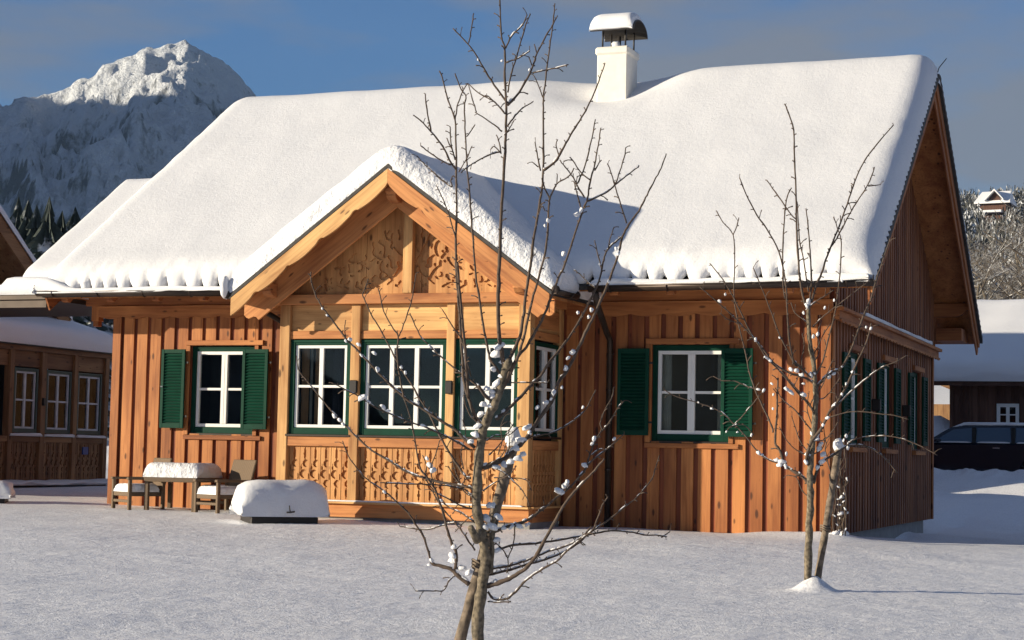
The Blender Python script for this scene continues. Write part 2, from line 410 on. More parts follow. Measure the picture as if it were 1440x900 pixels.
mb = MB(); P = [(x, y, ground_z(x, y)) for x in xs for y in ys]
mb.grid(P, len(xs), len(ys)); g = mb.build('snow_ground', 'snow_g', recalc=False); tag(g, kind='structure')

def hill_z(az, D):                          # az in degrees from +y, measured towards +x
    rt = smooth(-26, -14, az)
    z = (13 + 48*rt)*min(1.0, max(0.0, (D-75)/395))**(1.0+.4*rt) + 1.0*rt*smooth(60, 95, D)
    return -0.6 + z + 1.5*noise.noise(V((az*0.3, D*0.012, 0)))*smooth(60, 120, D)
def polar(az, D): return V((CAMP[0]+D*math.sin(R(az)), CAMP[1]+D*math.cos(R(az)), 0))
mb = MB(); P = []; azs = np.linspace(-75, 40, 80); Ds = list(np.linspace(62, 520, 50)) + [560, 640, 760]
for az in azs:
    for D in Ds:
        p = polar(az, D); p.z = hill_z(az, D) - 30*smooth(560, 760, D); P.append(p)
mb.grid(P, len(azs), len(Ds)); tag(mb.build('hillside', 'snow_rough', recalc=False), kind='structure')

mb = MB(); P = []; azs2 = np.linspace(60, 322, 130); Ds2 = [300, 380, 460, 540, 600, 640, 700, 800]  # unseen hills, added to dim low sky light and darken window reflections
for az in azs2:
    for D in Ds2:
        p = polar(az, D); t = smooth(300, 620, D)*(1-.6*smooth(640, 800, D)); e = smooth(60, 85, az)*(1-smooth(300, 322, az))*(1-.9*math.exp(-((az-204)/8.0)**2))
        dsun = abs(az-237.5); lim = 96 - 18*math.exp(-(dsun/22)**2)
        p.z = -3 + e*t*lim*(0.88+.16*noise.noise(V((az*.12, 0, 2)))) + 5*t*noise.noise(V((az*.6, D*.02, 0))); P.append(p)
mb.grid(P, len(azs2), len(Ds2)); tag(mb.build('unseen_dimming_hills', 'hillwood', recalc=False), kind='structure')
def ridged(p, octv=6):
    s_ = 0; a = 1.0; f = 1.0; tot = 0
    for i in range(octv):
        s_ += a*(1-abs(noise.noise(V((p[0]*f, p[1]*f, 7.3*i))))*2.0); tot += a; a *= 0.52; f *= 2.05
    return s_/tot
MD = 2600.0
sil = [(-700, 330), (-400, 250), (-200, 230), (0, 170), (30, 158), (62, 146), (80, 138), (100, 124), (118, 116), (135, 103), (160, 88), (185, 75), (205, 70), (225, 60), (245, 55), (262, 68),
       (285, 84), (300, 93), (320, 106), (345, 130), (380, 175), (450, 190), (600, 260), (900, 330), (1300, 400)]
def sil_y(px):
    for (x0, y0), (x1, y1) in zip(sil, sil[1:]):
        if x0 <= px <= x1: return y0+(y1-y0)*(px-x0)/(x1-x0)
    return sil[0][1] if px < sil[0][0] else sil[-1][1]
fd = V((ray(200, 500)[0], ray(200, 500)[1], 0)).normalized(); rd = V((fd.y, -fd.x, 0))
ctr = V((CAMP[0], CAMP[1], 0)) + fd*MD
mb = MB(); us = np.linspace(-700, 900, 330); vs = np.concatenate([np.linspace(-1350, -700, 40), np.linspace(-690, 60, 130), np.linspace(80, 500, 14)]); P = []
for u in us:
    px = 200 + u/MD*FPX*1.0
    H = (math.tan(math.atan((640-sil_y(px))/FPX))*MD)*0.985
    for v in vs:
        if v <= 0: k = max(0, 1+v/1350.0)**1.55
        else: k = max(0, 1-v/600.0)
        q = (u*0.0046 + 0.0014*v + 0.35*noise.noise(V((u*0.004, v*0.004, 9))), v*0.0021+0.35*noise.noise(V((u*0.003, v*0.004, 2))))
        rg = ridged(q)
        e = (1-math.exp(-abs(v)/120.0))
        gl = ridged((u*0.011+0.5*q[1], v*0.0022+3, 0), 4)-0.52
        amp_ = (rg-0.52)*230*e*(0.25+k) + gl*95*e*(0.3+k)
        if amp_ > 0: amp_ *= smooth(0, 420, abs(v))
        h = H*k + amp_ + (18*noise.noise(V((u*0.015, v*0.02, 4))) + 11*noise.noise(V((u*0.055, v*0.05, 8))) + 8*noise.noise(V((u*0.13, v*0.1, 1))))*min(1, abs(v)/60+0.5)
        w = ctr + rd*u + fd*v; P.append((w.x, w.y, h - 25*(1-k)))
mb.grid(P, len(us), len(vs)); tag(mb.build('mountain', 'mountain', recalc=False), kind='structure')
# an unseen ridge towards the sun, added to shade the mountain's lower flank
mb = MB(); P = []; wd = V((-TRAVEL.x, -TRAVEL.y, 0)).normalized(); wr = V((wd.y, -wd.x, 0)); rc = ctr + fd*(-300) + wd*1150
uu = np.linspace(-1500, 1500, 50); vv_ = np.linspace(-380, 380, 20)
for u in uu:
    for v in vv_:
        h = 750*max(0, 1-abs(v)/380.0)*(1-(abs(u)/1600)**3) + 60*noise.noise(V((u*0.006, v*0.006, 3))); w = rc + wr*u + wd*v; P.append((w.x, w.y, h-20))
mb.grid(P, len(uu), len(vv_)); tag(mb.build('unseen_shading_ridge', 'mountain', recalc=False), kind='structure')

def smooth_path(p, n=3):
    if len(p) < 3: return [V(q) for q in p]
    out = []
    for i in range(len(p)-1):
        p0 = p[max(i-1, 0)]; p1 = p[i]; p2 = p[i+1]; p3 = p[min(i+2, len(p)-1)]
        for k in range(n):
            t = k/n; out.append(0.5*((2*p1) + (p2-p0)*t + (2*p0-5*p1+4*p2-p3)*t*t + (3*p1-p0-3*p2+p3)*t*t*t))
    out.append(p[-1]); return out
# ------------------------------------------------------------------ the cold air over the valley
hz_ = MB(); hz_.box(Fr((0, 0, 0), X, Y), -3900, 3900, -60, 760, -3900, 3900)
hm = bpy.data.materials.new('valley_air'); hm.use_nodes = True; hn = hm.node_tree; hn.nodes.clear()
ho = hn.nodes.new('ShaderNodeOutputMaterial'); hv = hn.nodes.new('ShaderNodeVolumePrincipled')
hv.inputs['Color'].default_value = (0.45, 0.70, 1.0, 1); hv.inputs['Density'].default_value = 0.00006; hv.inputs['Anisotropy'].default_value = 0.2
hn.links.new(hv.outputs[0], ho.inputs['Volume'])
tag(hz_.build('haze', hm), kind='stuff')
# ------------------------------------------------------------------ generic builders
def rect_minus(a0, a1, b0, b1, holes):
    """split a rectangle into pieces around rectangular holes"""
    out = [(a0, a1, b0, b1)]
    for h0, h1, k0, k1 in holes:
        nx = []
        for r0, r1, s0, s1 in out:
            if h1 <= r0+1e-6 or h0 >= r1-1e-6 or k1 <= s0+1e-6 or k0 >= s1-1e-6: nx.append((r0, r1, s0, s1)); continue
            if h0 > r0: nx.append((r0, h0, s0, s1))
            if h1 < r1: nx.append((h1, r1, s0, s1))
            m0, m1 = max(r0, h0), min(r1, h1)
            if k0 > s0: nx.append((m0, m1, s0, k0))
            if k1 < s1: nx.append((m0, m1, k1, s1))
        out = nx
    return [r for r in out if r[1]-r[0] > 0.012 and r[3]-r[2] > 0.012]

def board_wall(F, a0, a1, bfun0, bfun1, holes, depth, pitch, bw, proud, parent, nm='board_wall', outer='clad', inner='clad_in', poly=False):
    """inner boards with wide outer boards nailed over the joints"""
    mi = MB(); mo = MB()
    n = int(round((a1-a0)/pitch)); pt = (a1-a0)/n
    for i in range(n):
        s0 = a0+i*pt; s1 = s0+pt; t0, t1 = bfun0, (bfun1(s0), bfun1(s1))
        tm = min(t1)
        for r in rect_minus(s0+0.001, s1-0.001, t0, tm if poly else t1[0], holes): mi.box(F, r[0], r[1], r[2], r[3], -depth, 0.0)
        if poly and abs(t1[0]-t1[1]) > 1e-4:
            mi.prism(F, [(s0+.001, tm), (s1-.001, tm), (s1-.001, t1[1]+.0005), (s0+.001, t1[0]+.0005)], -depth, 0.0, g='b')
    for i in range(n+1):
        c = a0+i*pt; w = bw*(0.93+0.12*random.random()); jj = 0.008*(random.random()-.5)
        s0 = max(a0, c-w/2+jj); s1 = min(a1, c+w/2+jj)
        if s1-s0 < 0.03: continue
        rn = random.random()
        top = min(bfun1(s0), bfun1(s1)) if poly else bfun1(c)
        for r in rect_minus(s0, s1, bfun0, top, holes): mo.box(F, r[0], r[1], r[2], r[3], 0.002, proud+0.003*random.random(), rnd=rn)
        if poly and abs(bfun1(s0)-bfun1(s1)) > 1e-4:
            mo.prism(F, [(s0, top), (s1, top), (s1, bfun1(s1)), (s0, bfun1(s0))], 0.002, proud, g='b', rnd=rn)
    w_ = mi.build(nm, inner, parent)
    mo.build('cover_boards', outer, w_, bevel=0.004)
    return w_

def window(F, a0, a1, b0, b1, c, parent, cols=2, rows=2, double=True, surround='green', sw=0.07, glass='glass', room=0.5, curtains=(), name='window', frame='white', fw=0.052, sill=True, room_mat='dark'):
    """green surround at the wall face, white sash with glazing bars, glass, a dark room behind"""
    mb = MB()
    for r in ((a0-sw, a0, b0-sw*1.35, b1+sw*0.5), (a1, a1+sw, b0-sw*1.35, b1+sw*0.5)): mb.box(F, r[0], r[1], r[2], r[3], c-0.07, c+0.02)
    mb.box(F, a0-sw, a1+sw, b1+sw*0.5, b1+sw*1.05, c-0.07, c+0.022, g='a'); mb.box(F, a0, a1, b1, b1+sw*0.5, c-0.07, c+0.012, g='a')
    mb.box(F, a0, a1, b0-sw*1.35, b0, c-0.07, c+0.015, g='a')
    w = mb.build(name, surround, parent, bevel=0.004)
    mb = MB(); c0, c1 = c-0.055, c-0.005
    mb.box(F, a0+.002, a0+fw, b0+.002, b1-.002, c0, c1); mb.box(F, a1-fw, a1-.002, b0+.002, b1-.002, c0, c1)
    mb.box(F, a0+fw, a1-fw, b0+.002, b0+fw, c0, c1-.001, g='a'); mb.box(F, a0+fw, a1-fw, b1-fw, b1-.002, c0, c1-.001, g='a')
    bars = []
    for i in range(1, cols):
        x = a0+fw*.5 + (a1-a0-fw)*i/cols; hw = 0.05 if double else 0.032
        mb.box(F, x-hw, x+hw, b0+fw, b1-fw, c0, c1-.003 + (0.012 if double else 0)); bars.append((x-hw, x+hw))
        if double: mb.box(F, x-0.004, x+0.004, b0+fw, b1-fw, c1+.009, c1+.013)
    edges = [a0+fw] + [q for b_ in bars for q in b_] + [a1-fw]
    for j in range(1, rows):
        z = b0 + (b1-b0)*j/rows
        for k in range(0, len(edges), 2): mb.box(F, edges[k], edges[k+1], z-0.018, z+0.018, c0+.01, c1-.006, g='a')
    mb.build('sash', frame, w, bevel=0.003)
    mb = MB(); mb.box(F, a0+fw*.6, a1-fw*.6, b0+fw*.6, b1-fw*.6, c0+0.012, c0+0.018); mb.build('pane', glass, w)
    if room:
        mb = MB(); d = c-room
        e = sw*0.9
        mb.box(F, a0-e, a1+e, b0-e, b1+e, d-0.02, d)
        mb.box(F, a0-e-.02, a0-e, b0-e, b1+e, d, c-.075); mb.box(F, a1+e, a1+e+.02, b0-e, b1+e, d, c-.075)
        mb.box(F, a0-e, a1+e, b0-e-.02, b0-e, d, c-.075); mb.box(F, a0-e, a1+e, b1+e, b1+e+.02, d, c-.075)
        mb.build('room_lining', room_mat, w)
    for (s0, s1, mt) in curtains:
        mb = MB(); n = 14; pts = []
        for i in range(n+1):
            a = s0+(s1-s0)*i/n
            for z in (b0-.02, b1+.02): pts.append(F[0]+F[1]*a+Z*z+F[2]*(c-0.13+0.02*math.sin(i*2.2)))
        mb.grid(pts, n+1, 2); mb.build('curtain', mt, w)
    if sill:
        mb = MB(); mb.box(F, a0-sw-.03, a1+sw+.03, b0-sw*1.35-.03, b0-sw*1.35, c-0.03, c+0.07, g='a'); mb.build('sill', 'bronze' if surround == 'green' else 'old', w, bevel=0.003)
    return w

def shutter(F, a0, a1, b0, b1, c, parent, latch=None):
    mb = MB(); t = 0.034; s = 0.05
    mb.box(F, a0, a0+s, b0, b1, c, c+t); mb.box(F, a1-s, a1, b0, b1, c, c+t)
    mb.box(F, a0+s, a1-s, b0, b0+.075, c, c+t-.002, g='a'); mb.box(F, a0+s, a1-s, b1-.06, b1, c, c+t-.002, g='a')
    o = mb.build('shutter', 'green', parent, bevel=0.003)
    mb = MB(); n = int((b1-b0-.135)/0.045)
    for i in range(n):
        z = b0+.085+(b1-b0-.155)*(i+.5)/n
        p0 = F[0]+F[1]*(a0+s)+Z*z+F[2]*(c+t*.45); p1 = F[0]+F[1]*(a1-s)+Z*z+F[2]*(c+t*.45)
        mb.beam(p0, p1, 0.036, 0.007, up=(F[2]*0.75+Z*0.66))
    mb.box(F, a0+s, a1-s, b0+.075, b1-.06, c+.002, c+.004)
    mb.build('louvres', 'green', o)
    if latch is not None:
        mb = MB(); z = (b0+b1)/2+.03
        mb.box(F, latch-.012, latch+.03, z-.008, z+.008, c+t, c+t+.02); mb.build('latch', 'chrome', o)
    for z in (b0+.18, b1-.2):
        mb = MB(); mb.box(F, a1 if (latch is None or latch < (a0+a1)/2) else a0-.05, a1+.05 if (latch is None or latch < (a0+a1)/2) else a0, z-.014, z+.014, c+.004, c+.014); mb.build('hinge', 'dkmetal', o)
    return o

def snow_slab(zf, a0, a1, b0, b1, th, place, ridge=None, edges=(1,1,1,1), inset=(0.06,0.06,0.25,0.25), lobes=None, da=0.16, db=0.16, top=None, amp=0.02, seed=0.0, lip=0.05):
    """snow lying on a surface. a = across the slope(s), b = along the ridge; zf(a,b) = height under the snow;
    place(a,b,z) -> world. Edges are rounded faces; lobes=(spacing, depth) scallops the lower edges a0 and a1."""
    prof = [(0.0, 0.0), (-0.35, 0.12), (-0.62, 0.30), (-0.72, 0.48), (-0.6, 0.68), (-0.25, 0.84), (0.45, 0.95), (1.6, 1.0)]
    flat = [(0.0, 0.0), (0.03, 0.15), (0.10, 0.34), (0.22, 0.55), (0.42, 0.75), (0.7, 0.9), (1.05, 0.98), (1.5, 1.0)]
    def axis(c0, c1, i0, i1, step, e0, e1, p0, p1):
        L = []
        for o_, h in (p0 if e0 else [(0, 1)]): L.append((c0 + o_*i0, h))
        s0 = L[-1][0]; R_ = []
        for o_, h in (p1 if e1 else [(0, 1)]): R_.append((c1 - o_*i1, h))
        s1 = R_[-1][0]; n = max(2, int((s1-s0)/step))
        mid = [(s0+(s1-s0)*i/n, 1.0) for i in range(1, n)]
        return L + mid + R_[::-1]
    A = axis(a0, a1, inset[0], inset[1], da, edges[0], edges[1], prof, prof)
    if ridge is not None:
        A = sorted(set(A) | {(ridge-0.12, 1.0), (ridge, 1.0), (ridge+0.12, 1.0)}, key=lambda t: A.index(t) if t in A else 0) if False else A
    B = axis(b0, b1, inset[2], inset[3], db, edges[2], edges[3], flat, flat)
    P = []; nA, nB = len(A), len(B)
    for i, (a, ha) in enumerate(A):
        for j, (b, hb) in enumerate(B):
            h = ha*hb if min(ha, hb) > 0 else 0.0
            aa = a
            T = th*(top(a, b) if top else 1.0)
            side = -1 if a < (a0+a1)/2 else 1
            if lobes and ha < 0.97 and hb > 0.3:
                c = abs(math.cos(math.pi*(b+0.3*noise.noise(V((b*0.8, 0, seed))))/lobes[0])); k = c**0.32
                w = (1-ha/0.97)**.8
                lv = lobes[1]*(0.75+0.9*noise.noise(V((b*1.9, 3.0, seed))))
                h += lv/T*(1-k)*w*1.2 - lv/T*0.35*w*k
                aa = a - side*lobes[2]*(1-k)*w
            zz = zf(aa, b) + T*h
            s = seed
            k = min(1, h*2)
            zz += amp*noise.noise(V((aa*0.8, b*0.8, s)))*k + amp*0.35*noise.noise(V((aa*2.7, b*2.7, s+5)))*k
            if ha < 1 and ha > 0: aa += side*amp*1.3*noise.noise(V((b*4.0, ha*5, s)))
            if hb < 1 and hb > 0: b = b + amp*1.1*noise.noise(V((aa*4.0, hb*5, s)))
            P.append(place(aa, b, zz))
    mb = MB(); mb.grid(P, nA, nB)
    return mb

def fret_panel(F, a0, a1, b0, b1, c, mask, keep, res, depth, parent, name='carved_panel', mat='fret', boards=0.16):
    """a board panel with the ornament cut down into it; mask(A,B)->True where cut, keep -> inside the outline"""
    na = max(2, int((a1-a0)/res)); nb = max(2, int((b1-b0)/res))
    da = (a1-a0)/na; db = (b1-b0)/nb
    Aa, Bb = np.meshgrid(a0+da*(np.arange(na)+.5), b0+db*(np.arange(nb)+.5), indexing='ij')
    K = keep(Aa, Bb); H = mask(Aa, Bb) & K
    lev = np.where(K, np.where(H, 1, 2), 0)
    O, ex, en = F; vs_ = []; fs_ = []; gcs = []; rn = []
    bid = np.floor((Aa-a0)/boards).astype(int); br = [random.random() for _ in range(bid.max()+2)]
    def quad(p, nrnd, gco):
        o = len(vs_); vs_.extend(p); fs_.append((o, o+1, o+2, o+3)); gcs.extend(gco); rn.extend([nrnd]*4)
    def W(a, b, cc): q = O+ex*a+Z*b+en*cc; return (q.x, q.y, q.z)
    for i in range(na):
        j = 0; al, ar = a0+da*i, a0+da*(i+1); r_ = br[bid[i, 0]]; of = r_*31
        while j < nb:
            l = lev[i, j]; k = j
            while k < nb and lev[i, k] == l: k += 1
            if l:
                cc = c if l == 2 else c-depth; z0, z1 = b0+db*j, b0+db*k
                quad([W(al, z0, cc), W(ar, z0, cc), W(ar, z1, cc), W(al, z1, cc)], r_, [(z0+of, al+of, 0), (z0+of, ar+of, 0), (z1+of, ar+of, 0), (z1+of, al+of, 0)])
            j = k
    def cl(l): return {0: c-depth-0.012, 1: c-depth, 2: c}[int(l)]
    for i in range(na-1):
        for j in range(nb):
            if lev[i, j] != lev[i+1, j]:
                a = a0+da*(i+1); z0, z1 = b0+db*j, b0+db*(j+1); c0, c1 = cl(lev[i, j]), cl(lev[i+1, j])
                quad([W(a, z0, c0), W(a, z1, c0), W(a, z1, c1), W(a, z0, c1)], 0.3, [(z0, 0, 0), (z1, 0, 0), (z1, 0, .02), (z0, 0, .02)])
    for i in range(na):
        for j in range(nb-1):
            if lev[i, j] != lev[i, j+1]:
                b = b0+db*(j+1); al, ar = a0+da*i, a0+da*(i+1); c0, c1 = cl(lev[i, j]), cl(lev[i, j+1])
                quad([W(al, b, c0), W(ar, b, c0), W(ar, b, c1), W(al, b, c1)], 0.3, [(b, al, 0), (b, ar, 0), (b, ar, .02), (b, al, .02)])
    mb = MB(); mb.v = vs_; mb.f = fs_; mb.gc = gcs; mb.rn = rn; mb.sm = [False]*len(fs_)
    return mb.build(name, mat, parent, recalc=False)

def folk_mask(b0, b1, pitch=0.163, a_off=0.0):
    """rows of cut spindles and commas"""
    H = b1-b0
    def mask(A, B):
        m = np.zeros(A.shape, bool)
        u = (A-a_off)/pitch; ci = np.floor(u); fu = (u-ci-.5)*pitch
        t = (B-b0)/H
        # seams between the boards
        m |= (np.abs(np.abs(fu)-pitch/2) < 0.004) & (t > 0.02) & (t < 0.98)
        def spindle(cx, cz, h, w): return np.abs(fu-cx) < w*np.maximum(0, 1-((B-b0-cz*H)/h)**2)
        m |= spindle(0.0, 0.86, 0.10, 0.020); m |= spindle(0.0, 0.15, 0.09, 0.018)
        def comma(cx, cz, r, off):
            s_ = np.where(ci % 2 == 0, 1, -1)
            d = np.hypot(fu-cx, B-b0-cz*H) < r
            e = np.hypot(fu-cx-off, B-b0-cz*H+0.006) < r*0.88
            return d & ~e
        m |= comma(0.015, 0.68, 0.052, 0.036); m |= comma(-0.02, 0.49, 0.058, 0.038)
        m |= comma(0.020, 0.32, 0.050, 0.034)
        m |= spindle(-0.055, 0.60, 0.06, 0.010); m |= spindle(0.06, 0.44, 0.055, 0.010)
        return m
    return mask

# ------------------------------------------------------------------ the chalet
CH = thing('chalet', (-5.55, 4.65, 0.1), 'orange larch chalet with carved bay, green shutters and thick snow on its roof', 'house')
GX0, GX1, DP = -11.1, 0.0, 9.3            # walls
EY, EZ, SL = -1.02, 3.41, 0.670           # eave line and slope
RX0, RX1 = -11.72, 0.757                  # roof ends
RY = 4.65; RZ = EZ + SL*(RY-EY)
def roof_z(y): return EZ + SL*((y-EY) if y <= RY else (2*RY-EY-y))

win_main = [(-9.68, -8.72), (-2.385, -1.43)]
WB0, WB1 = 1.42, 2.57
holes = [(a-.07, b+.07, WB0-.10, WB1+.08) for a, b in win_main]
BX0, BX1, BY = -7.54, -3.76, -1.3         # bay
holes_f = holes + [(BX0+.02, BX1-.02, -1, 3.2)]
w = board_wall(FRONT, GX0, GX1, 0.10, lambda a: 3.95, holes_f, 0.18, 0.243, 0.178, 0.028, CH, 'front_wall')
# side wall below and above the belt
side_w = [(2.95, 3.95), (5.10, 6.10), (7.2, 8.1)]
sh_y = [(1.50, 2.10), (2.75, 3.25), (4.2, 4.75), (5.65, 6.10), (7.05, 7.55), (8.35, 8.75)]
side_win = [(1.30, 2.15), (4.05, 4.90), (7.05, 7.85)]
holes_s = [(a-.07, b+.07, WB0-.10, WB1+.08) for a, b in side_win]
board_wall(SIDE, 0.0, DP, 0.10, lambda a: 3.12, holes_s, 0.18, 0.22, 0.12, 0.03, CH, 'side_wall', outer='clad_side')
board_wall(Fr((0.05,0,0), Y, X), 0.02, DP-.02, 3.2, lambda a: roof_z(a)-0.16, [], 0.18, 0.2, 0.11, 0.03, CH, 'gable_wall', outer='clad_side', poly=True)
mb = MB()
mb.box(FRONT, GX0, GX0+.18, 0.1, 3.9, -DP, -0.19); mb.box(FRONT, GX0+.2, GX1-.2, 0.1, 3.9, -DP, -DP+.18)
mb.prism(Fr((GX0,0,0), Y, -X), [(0.02, 3.9), (DP-.02, 3.9), (RY, RZ-.2)], -0.18, 0.0); mb.build('rear_wall', 'clad', CH)
mb = MB(); mb.box(FRONT, GX0+.05, GX1-.05, -0.5, 0.10, -DP+0.5, -0.03, g='a'); mb.build('plinth', 'plinth', CH)
mb = MB(); mb.box(FRONT, GX0, GX1, 0.07, 0.10, -0.03, 0.035, g='a'); mb.build('drip_strip', 'dkmetal', CH)
# corner boards
def one(F, a, name, mat, parent, bevel=0.004, g='b'):
    mb = MB(); mb.box(F, *a, g=g); return mb.build(name, mat, parent, bevel=bevel)
for F_, a_ in ((FRONT, (GX0-.035, GX0+.11, 0.1, 3.16, 0.031, 0.055)), (FRONT, (-.10, 0.032, 0.1, 3.16, 0.034, 0.058)), (SIDE, (-0.031, .10, 0.1, 3.12, 0.036, 0.058)), (SIDE, (DP-.11, DP+.03, 0.1, 3.12, 0.034, 0.056))):
    one(F_, a_, 'corner_board', 'clad', CH)
# scalloped trim under the eave
def scallop_strip(F, a0, a1, b0, b1, c0, c1, sp, dep, mat, parent, name='scalloped_trim', ends=None):
    mb = MB(); n = max(1, int((a1-a0)/sp)); st = (a1-a0)/n; pts = []
    for i in range(n):
        for k in range(6):
            t = k/6; a = a0+st*(i+t); pts.append((a, b0 - dep*math.sin(math.pi*t)))
    pts.append((a1, b0)); 
    # strip of quads
    O, ex, en = F; vs = []; gc = []
    for a, b in pts:
        for (bb, cc) in ((b, c0), (b, c1), (b1, c1), (b1, c0)): vs.append(O+ex*a+Z*bb+en*cc); gc.append((a, bb, cc))
    fs = []
    for i in range(len(pts)-1):
        for k in range(4): fs.append((i*4+k, i*4+(k+1) % 4, (i+1)*4+(k+1) % 4, (i+1)*4+k))
    fs += [(0, 1, 2, 3), tuple(len(vs)-4+q for q in (3, 2, 1, 0))]
    mb.add(vs, fs, gc, 0.7); return mb.build(name, mat, parent)
scallop_strip(FRONT, GX0-.28, BX0-.02, 3.10, 3.26, 0.06, 0.10, 0.42, 0.035, 'clad', CH)
scallop_strip(FRONT, BX1+.06, 0.06, 3.07, 3.24, 0.06, 0.10, 0.42, 0.035, 'clad', CH)
# belt on the side wall, with snow lying on it
mb = MB(); mb.box(SIDE, -.06, DP+.04, 3.10, 3.15, 0.058, 0.20, g='a'); mb.box(SIDE, -.04, DP+.02, 2.98, 3.1, 0.058, 0.14, g='a'); mb.build('belt_board', 'clad', CH, bevel=0.005)
scallop_strip(SIDE, -0.04, DP+.02, 2.97, 2.99, 0.145, 0.165, 0.3, 0.03, 'clad', CH, 'belt_trim')
mb = snow_slab(lambda a, b: 3.153, 0.085, 0.20, 1.6, DP-1.2, 0.05, lambda a, b, z: V((a, b, z)), inset=(0.01,0.01,0.1,0.1), da=0.05, amp=0.02, seed=3); mb.build('belt_snow', 'snow_s', CH)

# windows of the main wall, recessed
for i, (a, b) in enumerate(win_main):
    cw = [(a+.03, a+.16, 'curtain_w'), (b-.14, b-.03, 'curtain_w')] if i == 1 else [(b-.2, b-.05, 'curtain_w')]
    window(FRONT, a, b, WB0, WB1, -0.04, CH, 2, 2, True, curtains=cw)
for a, b in win_main:
    for (s0, s1, z0, z1) in ((a-.15, b+.22, WB1+.085, WB1+.16), (a-.15, b+.22, WB0-.19, WB0-.125)): one(FRONT, (s0, s1, z0, z1, 0.034, 0.065), 'window_trim', 'clad', CH, g='a')
    one(FRONT, (a-.155, a-.075, WB0-.12, WB1+.083, 0.033, 0.05), 'window_trim', 'clad', CH); one(FRONT, (b+.075, b+.14, WB0-.12, WB1+.083, 0.033, 0.05), 'window_trim', 'clad', CH)
for (a0, a1, lt) in ((-10.20, -9.79, -10.18), (-8.80, -8.37, None), (-2.915, -2.465, None), (-1.445, -1.01, None)):
    shutter(FRONT, a0, a1, 1.395, 2.59, 0.105, CH, lt)
for k, (a, b) in enumerate(side_win):
    window(SIDE, a, b, WB0, WB1, -0.05, CH, 2, 2, True, curtains=[(a+.02, b-.02, 'curtain')])
    shutter(SIDE, a-.62, a-.12, 1.395, 2.59, 0.04, CH); shutter(SIDE, b+.12, b+.62, 1.395, 2.59, 0.04, CH)
for k, (a, b) in enumerate(side_win): one(SIDE, (a-.1, b+.2, WB1+.085, WB1+.17, 0.034, 0.08), 'window_trim', 'clad', CH, g='a'); one(SIDE, (a-.1, b+.2, WB0-.19, WB0-.125, 0.034, 0.1), 'window_trim', 'clad', CH, g='a')
for y_ in (3.1, 5.95): one(SIDE, (y_-.06, y_+.03, 1.85, 2.03, 0.035, 0.16), 'wall_lantern', 'dkmetal', CH, 0.01)

# roof: boarding, rafters, barge boards, tiles, gutter
NRM = math.sqrt(1+SL*SL)
mb = MB()
FR = Fr((0,0,0), Y, X)
bxo = -8.02; bxi = -3.28
t0 = 0.05
def rp(y): return roof_z(y)
mb.prism(FR, [(EY+.02, rp(EY+.02)-.075), (RY, RZ-.075), (2*RY-EY-.02, rp(EY+.02)-.075), (2*RY-EY-.02, rp(EY+.02)-.12), (RY, RZ-.12), (EY+.02, rp(EY+.02)-.12)], RX0+.03, RX1-.045, g='b')
RF = mb.build('roof', 'clad', CH)
mb = MB()
mb.prism(FR, [(EY-.05, rp(EY-.05)+.0), (RY, RZ+.02), (2*RY-EY+.05, rp(EY-.05)+.0), (2*RY-EY+.05, rp(EY-.05)-.06), (RY, RZ-.06), (EY-.05, rp(EY-.05)-.06)], RX0, RX1-.02, g='b')
# serrated verge tiles and waved eave tiles
for s in (0, 1):
    n = 44
    for i in range(n):
        y0 = EY-.04+(RY-EY)*i/n; y1 = EY-.04+(RY-EY)*(i+1)/n
        if s: y0, y1 = 2*RY-y0, 2*RY-y1
        za = rp(y0)+.065 if not s else rp(y0)+.065; zb_ = rp(y1)+.01
        mb.prism(FR, [(y0, za-.13), (y1, rp(y1)-.13+.065), (y1, zb_), (y0, za)], RX1-.018, RX1+.035)
for i in range(int((RX1-RX0)/0.27)):
    x0 = RX0+i*.27
    if bxo-.1 < x0 < bxi+.0: continue
    pts = []; n = 6
    for k in range(n+1):
        t = k/n; x = x0+t*.27; h = 0.035*math.sin(math.pi*t)
        for (yy, zz) in ((EY-.075, rp(EY-.075)-.01+h), (EY-.075, rp(EY-.075)-.055+h), (EY+.1, rp(EY+.1)-.05+h)): pts.append(V((x, yy, zz+.01)))
    mb.grid(pts, n+1, 3)
mb.build('roof_tiles', 'tile', RF)
# rafters showing under the eaves
x = -11.42
while x < 0.2:
    if not (BX0-.2 < x < BX1+.2):
        mb = MB()
        mb.prism(FR, [(-.95, rp(-.95)-.12), (-.05, rp(-.05)-.12), (-.05, rp(-.05)-.30), (-.72, rp(-.72)-.29), (-.80, rp(-.8)-.24), (-.88, rp(-.88)-.25), (-.95, rp(-.95)-.19)], x-.06, x+.06, g='b')
        mb.build('rafter', 'clad', RF, bevel=0.005)
    x += 0.79
mb = MB()
one(FRONT, (GX0-.55, BX0, 3.27, 3.60, 0.03, 0.05), 'eave_board', 'clad', RF, g='a'); one(FRONT, (BX1, 0, 3.25, 3.60, 0.03, 0.05), 'eave_board', 'clad', RF, g='a')
